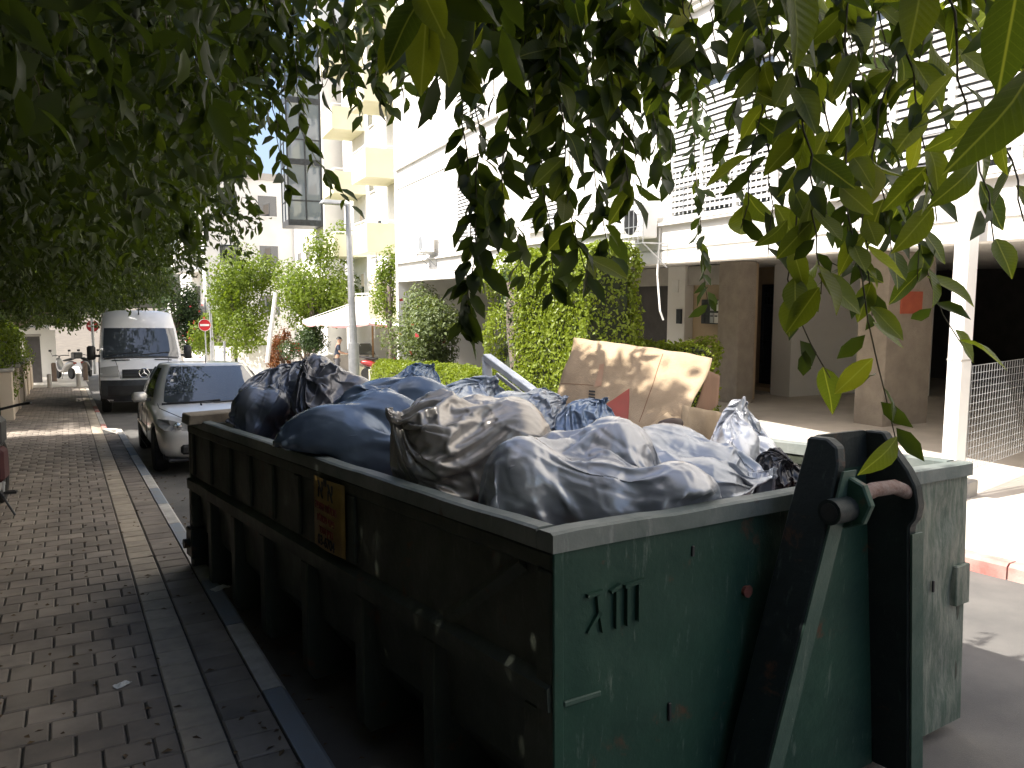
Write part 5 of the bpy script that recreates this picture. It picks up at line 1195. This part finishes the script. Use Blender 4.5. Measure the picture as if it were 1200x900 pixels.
# ---- the ficus trees that line the pavement; the roots stand behind the left garden walls
# 1: the tree over the camera
T1 = empty('ficus_tree', (0, 0, 0), 0, 'big ficus tree whose leafy twigs hang down before the skip and the white apartment block', 'tree', 'ficus trees along the pavement')
trunk(T1, (-1.9, -1.2, -.1), (-1.5, -.6, 3.3), .22, [((.8, .4, 3.5), .11), ((1.6, 1.6, 3.3), .09), ((-.3, 2.6, 3.6), .10), ((-2.5, 2.5, 3.8), .09), ((.9, -2.2, 3.6), .09), ((-3, -2.6, 3.9), .09), ((2.3, .9, 3.4), .06)], 3)
def ok1(p):
    d = p@FW-CAM@FW; lat = (p-CAM)@RT; u = 600+910*lat/np.maximum(d, .05)
    low = np.where((d > 0) & (u > 275), 2.0+.325*np.maximum(d, 0)*np.clip((u-200)/180, .45, 1), 2.42-.03*np.maximum(p[:, 1], 0))
    top = np.minimum(6.2, 4.25-1.2*p[:, 0])
    far = np.where(u > 430, d < 4.6, p[:, 1] < 5.2)
    near = np.linalg.norm(p-CAM, axis=1) > .85
    return (p[:, 2] > low) & (p[:, 2] < top) & far & near & (p[:, 0] < 2.35)
C1 = sample_box(6500, (-4.5, -5, 2.3), (2.6, 5.4, 6.2), lambda p: ok1(p))
leaves_mesh('foliage', *droop_clusters(C1, 15, .3, .092), M['ficus'], T1, 1)
C1 = sample_box(5500, (-4.5, -5, 2.9), (2.2, 5.6, 6.2), lambda p: ok1(p-np.array([0, 0, .45])) & (p[:, 2] > 3.1))
leaves_mesh('upper_foliage', *droop_clusters(C1, 14, .3, .14), M['ficus'], T1, 0)  # larger unseen leaves added to stop sun coming through the crown
# 2..4: further trees along the left
def ficus(y0, y1, xr, n, per, L, ty, label, seed, zl=2.55, det=0, tall=7.0, left=-4.6):
    T = empty('ficus_tree', (0, 0, 0), 0, label, 'tree', 'ficus trees along the pavement')
    g = float(zst(-2, ty)); trunk(T, (-2.1, ty, g), (-1.7, ty+.3, g+3.2), .2, [((xr(ty)-.8, ty+dy, g+3.6), .09) for dy in (-3, 0, 3)]+[((-3.4, ty+dy, g+4.4), .09) for dy in (-2.5, 2.5)], seed)
    yc = (y0+y1)/2; hy = (y1-y0)/2; X1 = np.vectorize(xr)
    def ok(p):
        z = p[:, 2]-zs_np(p[:, 0], p[:, 1]); xm = X1(p[:, 1]); e = np.abs((p[:, 1]-yc)/hy)
        low = zl+.25*np.maximum(0, p[:, 0]-xm+1.2)+.22*np.sin(p[:, 0]*2.3+seed)*np.sin(p[:, 1]*1.9)
        top = (tall-1.2*np.maximum(0, p[:, 0]+.5)**1.05)*(1-.25*e**6)
        wob = .22*np.sin(p[:, 1]*3.1+seed)+.18*np.sin(p[:, 2]*4.2+p[:, 1])
        return (z > low) & (z < top) & (p[:, 0] < xm+wob) & (e < 1-.04*np.sin(p[:, 0]*4+seed)) & clump(p, 1.5, seed, -1.1)
    zb = float(zst(0, y1))
    C = sample_box(n, (left, y0, zb+2.2), (4.2, y1, float(zst(0, y0))+tall), ok)
    leaves_mesh('foliage', *droop_clusters(C, per, .38, L), M['ficus'], T, det)
    C = sample_box(n//2, (left, y0, zb+3.3), (2.2, y1, float(zst(0, y0))+tall), lambda p: ok(p) & (p[:, 2]-zs_np(p[:, 0], p[:, 1]) > zl+1.1))
    leaves_mesh('upper_foliage', *droop_clusters(C, per, .38, L*1.6), M['ficus'], T, 0); return T  # oversized leaves added high in the crown to thicken its shade
ficus(4.6, 16.0, lambda y: min(.165*y+.05, 1.75), 9500, 15, .100, 9.0, 'dense dark ficus tree over the pavement and the near end of the silver car', 1.7, 2.75, det=1)
ficus(-13.5, -3.2, lambda y: 1.0, 2600, 12, .17, -8.5, 'unseen ficus tree added behind the camera to shade the near end of the pavement', 2.9, 2.5)  # put in out of view to darken the nearest paving
ficus(17.3, 30.3, lambda y: 2.8-.03*(y-16), 6200, 14, .125, 22.5, 'dark ficus tree spreading over the white van', 4.2, 3.0)
ficus(31.6, 47, lambda y: 2.3, 3800, 13, .16, 38.5, 'ficus tree over the parked scooters at the end of the pavement', 7.7, 2.75)
# ---- hedges and shrubs
def blob_leaves(name, mat, parent, n, L, centers, radii, shell=.35, up=.35, rng=RNG, asp=.5, det=0):
    """leaves on and just inside the skins of several ellipsoids"""
    k = rng.integers(0, len(centers), n*2); d = unit(rng.normal(0, 1, (n*2, 3))); r = 1-shell*rng.random((n*2, 1))**1.6
    cc = np.array(centers)[k]; rd = np.array(radii)[k]; p = cc+d*rd*r
    inside = np.zeros(len(p), bool)
    for i in range(len(centers)):
        q = (p-np.array(centers[i]))/np.array(radii[i]); inside |= ((q**2).sum(1) < (1-shell)**2) & (k != i)
    p, d = p[~inside][:n], d[~inside][:n]; m_ = len(p)
    Nn = unit(d+rng.normal(0, .55, (m_, 3))+np.array([0, 0, up])); A = unit(np.cross(Nn, rng.normal(0, 1, (m_, 3)))+np.array([0, 0, -.25]))
    Ln = L*rng.uniform(.65, 1.3, m_); return leaves_mesh(name, p, A, Nn, Ln, Ln*asp*rng.uniform(.85, 1.2, m_), mat, parent, det)
def core(parent, centers, radii, s=.72, mat=None):
    b = MB()
    for c, r in zip(centers, radii):
        rows = []
        for i in range(9):
            th = math.pi*(i+.01)/8.02; rows.append([(c[0]+r[0]*s*math.sin(th)*math.cos(2*math.pi*j/12), c[1]+r[1]*s*math.sin(th)*math.sin(2*math.pi*j/12), c[2]+r[2]*s*math.cos(th)) for j in range(12)])
        b.grid(rows, True)
    return b.build('branch_core', mat or M['core'], parent, smooth=True)
def hedge(label, pts, half, h0, h1, n, L, mat, name='hedge', lump=.12, absolute=False, cat='hedge', cap=None):
    """clipped hedge along a polyline of (x, y): leaves scattered over its top and sides, dark core inside"""
    r = empty(name, (pts[0][0], pts[0][1], 0), 0, label, cat); o = np.array([pts[0][0], pts[0][1], 0.]); rng = RNG
    segs = [(np.array(a, float), np.array(c, float)) for a, c in zip(pts[:-1], pts[1:])]; Ls = np.array([np.linalg.norm(c-a) for a, c in segs]); k = rng.choice(len(segs), n, p=Ls/Ls.sum()); s = rng.random(n)
    a = np.array([q[0] for q in segs])[k]; c = np.array([q[1] for q in segs])[k]; t = unit(c-a); nn = np.stack([-t[:, 1], t[:, 0]], 1); base = a+(c-a)*s[:, None]
    H = h1-h0; wT = 2*half; wS = H; pick = rng.random(n)*(wT+2*wS+(2*half if len(segs) == 1 else .3)*1.2)
    side = np.where(pick < wT, 0, np.where(pick < wT+wS, 1, np.where(pick < wT+2*wS, -1, 2)))
    off = np.where(side == 0, rng.uniform(-half, half, n), np.where(np.abs(side) == 1, side*half, rng.uniform(-half, half, n)))
    hz = np.where(side == 0, h1, rng.uniform(h0, h1, n)); end = side == 2
    e0 = rng.random(n) < .5; base[end] = np.where(e0[end][:, None], pts[0], pts[-1])
    z0 = np.array([zst(x, y) for x, y in base]) if not absolute else np.zeros(n)
    nrm = np.zeros((n, 3)); nrm[side == 0] = (0, 0, 1); sd = np.abs(side) == 1; nrm[sd, :2] = nn[sd]*side[sd][:, None]; nrm[end, :2] = t[end]*np.where(e0[end], -1, 1)[:, None]
    p = np.concatenate([base+nn*off[:, None], (z0+hz)[:, None]], 1)
    w_ = lump*(np.sin(p[:, 0]*3.1+p[:, 1]*2.3)+np.sin(p[:, 1]*4.7+p[:, 2]*3.9)+np.sin(p[:, 2]*5.3-p[:, 0]*2.2))/2
    edge = np.minimum(1, (h1-hz)/.35+np.where(side == 0, 1, 0)*np.minimum(1, (half-np.abs(off))/.3))
    p = p+nrm*(w_-.12*rng.random(n)**2)[:, None]-np.concatenate([nn*np.sign(off)[:, None]*(.12*(1-edge))[:, None], (.1*(1-edge))[:, None]], 1)
    Nn = unit(nrm+rng.normal(0, .55, (n, 3))+np.array([0, 0, .25])); A = unit(np.cross(Nn, rng.normal(0, 1, (n, 3)))+np.array([0, 0, -.3])); Ln = L*rng.uniform(.65, 1.3, n)
    leaves_mesh('leaves', p-o, A, Nn, Ln, Ln*rng.uniform(.5, .68, n), mat, r, 0)
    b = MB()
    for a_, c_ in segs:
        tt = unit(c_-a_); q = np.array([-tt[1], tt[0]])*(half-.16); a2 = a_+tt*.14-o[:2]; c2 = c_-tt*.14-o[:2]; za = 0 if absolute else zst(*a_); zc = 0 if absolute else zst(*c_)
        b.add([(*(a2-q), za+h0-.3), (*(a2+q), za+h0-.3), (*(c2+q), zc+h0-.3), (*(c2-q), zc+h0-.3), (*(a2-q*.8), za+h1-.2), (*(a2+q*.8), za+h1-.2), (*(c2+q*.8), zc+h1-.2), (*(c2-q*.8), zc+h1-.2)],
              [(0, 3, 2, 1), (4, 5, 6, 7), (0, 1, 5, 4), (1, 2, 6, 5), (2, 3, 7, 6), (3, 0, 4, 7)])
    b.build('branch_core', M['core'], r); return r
hedge('tall bright green hedge clipped square, in front of the white facade', [(7.72, 10.1), (7.82, 12.6)], .56, -.9, 2.72, 26000, .075, M['hedge_leaves'], 'tall_hedge', lump=.05, absolute=True)
hedge('rounded yellow green hedge with a dark ivy stem, left of the tall clipped hedge', [(8.1, 13.0), (8.3, 14.6)], .5, -.9, 2.62, 14000, .075, M['hedge_leaves'], 'rounded_hedge', lump=.2, absolute=True)
hedge('low clipped yellow green hedge along the right-hand pavement', [(7.9, 14.9), (8.4, 19), (9.15, 24.5)], .45, .05, 1.15, 26000, .07, M['hedge_leaves'], 'low_hedge', lump=.06)
hedge('short sunlit hedge below the letter boxes', [(8.95, 11.7), (9.95, 10.1)], .42, -.6, 1.12, 6500, .07, M['hedge_leaves'], 'short_hedge', absolute=True)
hedge('leafy green hedge hanging over the left garden wall', [(-1.75, 19.9), (-1.85, 34)], .55, .4, 2.2, 11000, .085, M['pale_leaves'], 'hedge', lump=.2)
hedge('unseen tall dark hedge added left of the pavement to keep sun off the skip', [(-2.5, -8), (-2.6, 16.0)], .6, 0, 4.0, 17000, .14, M['dark_leaves'], 'hedge', lump=.2)  # out of view; added as a sun screen for pavement and skip
hedge('unseen tall dark hedge added behind the low beige wall to block the sun', [(-3.3, 17.3), (-3.6, 31)], .6, 0, 3.3, 9000, .14, M['dark_leaves'], 'hedge', lump=.2)  # out of view; added sun screen, the gap before it lets a streak through
hedge('small clipped hedge on a wall behind the right no entry sign', [(7.4, 46), (9.4, 43.5)], .5, .9, 1.75, 2500, .1, M['hedge_leaves'], 'hedge')
# ivy covered stem leaning between the two tall hedges
iv = empty('ivy_stem', (7.6, 12.75, 0), R(0), 'dark leaning tree stem wrapped in ivy between the two tall hedges', 'tree stem')
b = MB(); PS = [Vector((-.05, -.25, -1.0)), Vector((-.08, -.05, .2)), Vector((-.05, .25, 1.2)), Vector((.0, .42, 2.1))]; b.tube(PS, [.24, .21, .19, .16], 12); b.build('trunk', M['bark'], iv, smooth=True)
cs = [tuple(PS[0].lerp(PS[-1], f)+Vector((0, .05*math.sin(7*f), 0))) for f in np.linspace(0, 1, 9)]
blob_leaves('ivy', M['dark_leaves'], iv, 2600, .07, cs, [(.27, .27, .32)]*9, .3)
def shrub(label, px, d, r, n, L, mat, name='shrub', cat='shrub', lumps=7, seed=1, trunk_to=None, flowers=0, zdown=None, group=None):
    c = Vector(D(*px, d)); rnd = random.Random(seed); g = zst(c.x, c.y)
    T = empty(name, (c.x, c.y, g), 0, label, cat, group); h = c.z-g
    cs, rs = [], []
    for k in range(lumps):
        a = rnd.uniform(0, 6.28); q = rnd.uniform(.25, .75); cs.append((r[0]*q*math.cos(a), r[0]*q*math.sin(a), h+r[1]*rnd.uniform(-.65, .65))); f = rnd.uniform(.38, .58); rs.append((r[0]*f, r[0]*f, r[1]*f*1.05))
    blob_leaves('foliage', mat, T, n, L, cs, rs, .75)
    if h > r[1]*.9:
        b = MB(); b.tube([(0, 0, -.2), (.1, .05, h*.4), (0, 0, h)], [.11, .09, .05], 8)
        for c_ in cs[:5]: b.tube([(0.05, 0, h*.5), (c_[0]*.5, c_[1]*.5, h*.8), c_], [.05, .04, .015], 6)
        b.build('trunk', M['bark'], T, smooth=True)
    if flowers:
        fl = [np.array(cs[rnd.randrange(lumps)])+np.array([rnd.gauss(0, r[0]*.33) for _ in range(3)]) for _ in range(flowers)]; Fp = np.array(fl)
        Fp[:, 0] -= r[0]*.3; nn = unit(RNG.normal(0, 1, (flowers, 3))); leaves_mesh('blossom', Fp, nn, unit(RNG.normal(0, 1, (flowers, 3))), np.full(flowers, .16), np.full(flowers, .15), M['blossom'], T)
    return T
M['blossom'] = pmat('red_blossom', (.55, .06, .05), (.45, .05, .06), 9, .6, bmp=0)
pg = 'pale green street trees'
shrub('pale green tree left of the leaning white pole', (285, 350), 37.5, (2.0, 2.3), 9000, .17, M['pale_leaves'], 'young_tree', 'tree', 9, 5, group=pg)
shrub('pale green tree right of the leaning white pole, behind the street lamp', (365, 332), 35, (1.9, 2.3), 8500, .17, M['pale_leaves'], 'young_tree', 'tree', 9, 8, group=pg)
shrub('pale green tree between the street lamp and the cream balconies', (425, 318), 39, (1.8, 2.4), 5000, .18, M['pale_leaves'], 'young_tree', 'tree', 7, 11, group=pg)
shrub('grey green oleander bush with red blossoms beside the parasol', (503, 390), 24.5, (1.35, 1.4), 9000, .12, M['olive_leaves'], 'oleander', 'shrub', 10, 3, flowers=14)
shrub('dark green shrub under the pale trees', (356, 402), 32.5, (1.0, .8), 3500, .11, M['dark_leaves'], 'shrub', 'shrub', 7, 6)
shrub('reddish brown shrub next to the white cabinet', (330, 408), 35.5, (.7, 1.1), 2500, .11, M['rusty_leaves'], 'shrub', 'shrub', 6, 7)
shrub('shrub with red flowers behind the right no entry sign', (252, 384), 47, (1.6, 1.6), 4500, .16, M['pale_leaves'], 'flowering_shrub', 'shrub', 8, 9, flowers=40)
shrub('green tree rising behind the roof of the white van', (203, 352), 47, (1.5, 3.2), 6000, .2, M['dark_leaves'], 'street_tree', 'tree', 8, 12)
shrub('climbing plant on the wall below the cream balconies', (455, 335), 27.2, (.7, 1.5), 2200, .12, M['pale_leaves'], 'climbing_plant', 'plant', 7, 14)

# ================================================================ hanging twigs of the near tree, leaf by leaf
def one_leaf(bend, fold, wav):
    b = MB(); n = 7; rows = []
    wd = [0.03, .30, .45, .49, .42, .25, .0]
    for i in range(n):
        t = i/(n-1); x = t; z = -bend*t*t+.012*math.sin(9*t+wav); w_ = wd[i]*.46; rows.append([(x, -w_, z+fold*w_), (x, 0, z), (x, w_, z+fold*w_+.01*math.sin(6*t+wav))])
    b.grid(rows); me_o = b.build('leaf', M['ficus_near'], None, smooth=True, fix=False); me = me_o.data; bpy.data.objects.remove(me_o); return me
LEAF = [one_leaf(.10, .30, 0), one_leaf(.24, .45, 1.5), one_leaf(-.05, .22, 3), one_leaf(.36, .35, 4.4)]
NEAR = []                                # (size in px, base, axis, normal, length)
rl = random.Random(21)
def strand(px, n, L, dense=1.4, start=0.0, spread=.95, r=.0024, dd=.012, down=.62):
    P0 = [np.array(D(*q)) for q in px]; seg = [np.linalg.norm(b_-a) for a, b_ in zip(P0[:-1], P0[1:])]; T = sum(seg)
    def at(f):
        s = f*T
        for a, b_, l in zip(P0[:-1], P0[1:], seg):
            if s <= l: return a+(b_-a)*s/l, (b_-a)/l
            s -= l
        return P0[-1], (P0[-1]-P0[-2])/seg[-1]
    pts = []
    for k in range(13):
        p, t = at(k/12); pts.append(Vector(p)+Vector((rl.uniform(-1, 1), rl.uniform(-1, 1), rl.uniform(-1, 1)))*.008*(0 if k in (0, 12) else 1))
    MB().tube(pts, [r*(1.25-.7*k/12) for k in range(13)], 6).build('twig', M['twig'], T1, smooth=True)
    n = int(n*dense)
    for k in range(n):
        f = start+(1-start)*(k+rl.uniform(.1, .9))/n; p, t = at(min(f, 1)); t = Vector(t); p = Vector(p)+Vector((rl.uniform(-1, 1), rl.uniform(-1, 1), rl.uniform(-.5, .5)))*dd
        sd = Vector((rl.gauss(0, 1), rl.gauss(0, 1), rl.gauss(0, .35))).normalized(); ax = (t*.35+sd*spread+Vector((0, 0, -down))).normalized()
        nn = (Vector((rl.gauss(0, .55), rl.gauss(0, .55), rl.gauss(0, .4)))-Vector(FW)*.8+Vector((0, 0, .4))); nn = (nn-ax*nn.dot(ax)).normalized()
        l = L*1.12*rl.uniform(.62, 1.22); d_ = (np.array(p)-CAM)@FW
        NEAR.append((l*910/max(d_, .3), p, ax, nn, l))
# darker curtain in the middle
strand([(548, -40, 2.3), (540, 120, 2.3), (552, 260, 2.28), (548, 395, 2.25)], 34, .092)
strand([(560, 180, 2.3), (556, 300, 2.26), (542, 380, 2.24)], 20, .095)
strand([(590, -40, 2.1), (600, 120, 2.12), (585, 240, 2.1), (560, 315, 2.1)], 34, .092)
strand([(620, -40, 2.2), (628, 130, 2.2), (640, 260, 2.2), (650, 350, 2.18)], 40, .092)
strand([(650, -40, 2.0), (655, 120, 2.0), (668, 250, 2.0), (690, 330, 2.0)], 38, .092)
strand([(680, -40, 2.3), (690, 120, 2.3), (700, 230, 2.3), (715, 300, 2.3)], 38, .092)
strand([(715, -40, 2.1), (722, 80, 2.1), (735, 190, 2.1), (742, 240, 2.1)], 32, .09)
strand([(750, -40, 2.4), (765, 80, 2.4), (770, 160, 2.4), (776, 215, 2.4)], 26, .085)
strand([(540, 0, 2.6), (548, 90, 2.6), (570, 200, 2.6), (610, 280, 2.6), (612, 330, 2.6)], 28, .09)
strand([(480, -30, 2.0), (520, 20, 2.0), (540, 90, 2.0)], 14, .09)
strand([(790, -40, 2.9), (806, 90, 2.9), (818, 210, 2.9), (826, 330, 2.85), (831, 362, 2.85)], 38, .078, spread=.85)
strand([(806, 90, 2.9), (840, 160, 2.9), (858, 222, 2.9)], 12, .075)
strand([(735, -40, 3.1), (745, 80, 3.1), (775, 160, 3.1), (792, 180, 3.1)], 22, .075)
for u in list(range(500, 880, 34))+list(range(580, 800, 30)): strand([(u, -70, rl.uniform(1.6, 2.3)), (u+rl.uniform(-15, 15), 20, 2.1), (u+rl.uniform(-20, 20), rl.uniform(60, 130), 2.1)], 12, .092)
for u in list(range(590, 780, 20)): strand([(u, 10, rl.uniform(2.2, 2.8)), (u+10, 110, 2.5), (u+rl.uniform(-5, 25), rl.uniform(150, 230), 2.5)], 12, .09)
# bright right-hand twigs
strand([(905, -50, 1.9), (900, 60, 1.85), (880, 190, 1.8), (868, 268, 1.8)], 13, .098)
strand([(925, -50, 1.75), (935, 110, 1.7), (932, 210, 1.7), (926, 330, 1.7), (945, 400, 1.7), (973, 443, 1.7)], 17, .092, spread=.65)
strand([(960, -50, 1.9), (955, 90, 1.9), (985, 210, 1.85), (1000, 320, 1.85), (960, 300, 1.85)], 16, .095)
strand([(985, -50, 1.7), (1000, 100, 1.7), (990, 220, 1.65), (1010, 330, 1.65), (1030, 440, 1.65), (1052, 525, 1.65)], 22, .085)
strand([(1020, -50, 2.0), (1030, 80, 2.0), (1050, 180, 1.95), (1078, 290, 1.9), (1100, 372, 1.9), (1128, 405, 1.9)], 19, .095)
strand([(1060, -40, 1.7), (1070, 90, 1.7), (1085, 190, 1.7), (1098, 260, 1.7)], 13, .095)
strand([(1110, -40, 1.6), (1130, 120, 1.6), (1150, 210, 1.6), (1165, 285, 1.6)], 11, .09)
strand([(1150, -20, 1.4), (1180, 160, 1.4), (1200, 260, 1.4)], 7, .09)
strand([(940, -30, 2.4), (950, 100, 2.4), (960, 200, 2.4), (975, 280, 2.4)], 16, .09)
strand([(1005, 60, 2.2), (1030, 170, 2.2), (1060, 240, 2.2)], 12, .09)
for u in range(880, 1210, 30): strand([(u, -70, rl.uniform(1.4, 1.9)), (u+rl.uniform(-15, 15), 10, 1.8), (u+rl.uniform(-15, 15), rl.uniform(40, 110), 1.8)], 9, .095)
strand([(890, -20, 1.9), (893, 110, 1.85), (905, 230, 1.8), (900, 300, 1.8)], 13, .092)
strand([(925, 60, 1.6), (945, 170, 1.6), (955, 270, 1.6), (962, 345, 1.6)], 14, .092)
strand([(980, 30, 1.8), (1015, 150, 1.8), (1035, 240, 1.8), (1045, 300, 1.8)], 16, .09)
strand([(1050, 60, 1.75), (1020, 190, 1.7), (1010, 290, 1.7), (1022, 370, 1.7)], 14, .09)
strand([(1090, 30, 1.9), (1110, 140, 1.85), (1085, 240, 1.85), (1075, 330, 1.85)], 14, .09)
strand([(870, -20, 2.1), (865, 100, 2.1), (850, 170, 2.1)], 12, .09)
# left edge of the view: lighter twigs before the dark crown, the tip that reaches the lamp
strand([(330, -20, 3.2), (345, 70, 3.3), (352, 150, 3.4), (378, 200, 3.5), (412, 240, 3.55)], 26, .085)
strand([(290, 40, 3.4), (320, 120, 3.4), (330, 190, 3.4), (338, 225, 3.4)], 18, .088)
strand([(430, -20, 3.0), (445, 50, 3.0), (440, 100, 3.0), (462, 132, 3.0)], 22, .09)
strand([(380, -20, 3.2), (400, 40, 3.2), (415, 100, 3.2), (425, 135, 3.2)], 20, .088)
strand([(60, -40, 2.2), (80, 20, 2.2), (100, 48, 2.2)], 8, .095)
strand([(35, 70, 2.4), (45, 110, 2.4), (50, 130, 2.4)], 6, .095)
strand([(105, 120, 2.8), (125, 160, 2.8), (140, 200, 2.8)], 12, .092)
strand([(205, -30, 2.8), (205, 20, 2.8), (210, 60, 2.8)], 6, .09)
for u in list(range(10, 480, 30))+list(range(150, 470, 24)): strand([(u, rl.uniform(-60, 40), rl.uniform(2.8, 3.8)), (u+12, rl.uniform(70, 120), 3.4), (u+rl.uniform(0, 30), rl.uniform(130, 190) if u < 300 else rl.uniform(70, 110), 3.4)], 12, .088)
def single(u, v, d, L, axis_px, roll=0):
    """one big leaf close to the lens; axis_px = where its tip is seen"""
    p = Vector(D(u, v, d)); q = Vector(D(*axis_px)); ax = (q-p).normalized(); nn = -Vector(FW)+Vector(RT)*roll; nn = (nn-ax*nn.dot(ax)).normalized(); NEAR.append((9999, p, ax, nn, (q-p).length))
single(500, 15, 1.0, .1, (492, 112, 1.02)); single(505, 22, 1.0, .1, (534, 104, 1.05), .3); single(480, 20, 1.0, .1, (446, 92, 1.0), -.3); single(492, 0, .98, .1, (452, 60, .95)); single(490, -20, .98, .1, (520, 40, .95))
single(925, -45, 1.0, .1, (952, 72, 1.0), .5); single(1085, -40, .72, .1, (1062, 66, .72)); single(1215, 75, .55, .1, (1140, 205, .56), .35); single(1195, -30, .6, .1, (1170, 110, .62), -.5); single(1150, -60, .7, .1, (1020, -5, .75))
NEAR.sort(key=lambda q: -q[0])
for k, (s, p, ax, nn, l) in enumerate(NEAR[:296]):
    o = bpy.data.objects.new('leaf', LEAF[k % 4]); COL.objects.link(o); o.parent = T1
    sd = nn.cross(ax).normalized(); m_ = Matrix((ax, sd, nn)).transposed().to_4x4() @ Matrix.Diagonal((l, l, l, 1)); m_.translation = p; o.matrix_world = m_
rest = NEAR[296:]
leaves_mesh('twig_foliage', np.array([q[1] for q in rest]), np.array([q[2] for q in rest]), np.array([q[3] for q in rest]), np.array([q[4] for q in rest]), np.array([q[4]*.43 for q in rest]), M['ficus'], T1, 1)
# dead leaves strewn on the pavement
n = 700; x = RNG.uniform(-1.2, .75, n); y = 2.2+14*RNG.random(n)**1.5; x[450:] = .86+.5*RNG.random(250)**2; y[450:] = RNG.uniform(2, 13, 250); pp = np.stack([x, y, zs_np(x, y)+np.where(x > .84, .006, .124)], 1); nn = unit(RNG.normal(0, .25, (n, 3))+np.array([0, 0, 1])); A = RNG.normal(0, 1, (n, 3)); A[:, 2] = 0
fl = leaves_mesh('fallen_leaves', pp, A, nn, RNG.uniform(.02, .055, n), RNG.uniform(.012, .026, n), pmat('dry_leaf', (.09, .055, .03), (.13, .085, .04), 9, .8, bmp=0), None); tag(fl, 'dry leaves scattered over the pavers', 'leaf litter', kind='stuff')
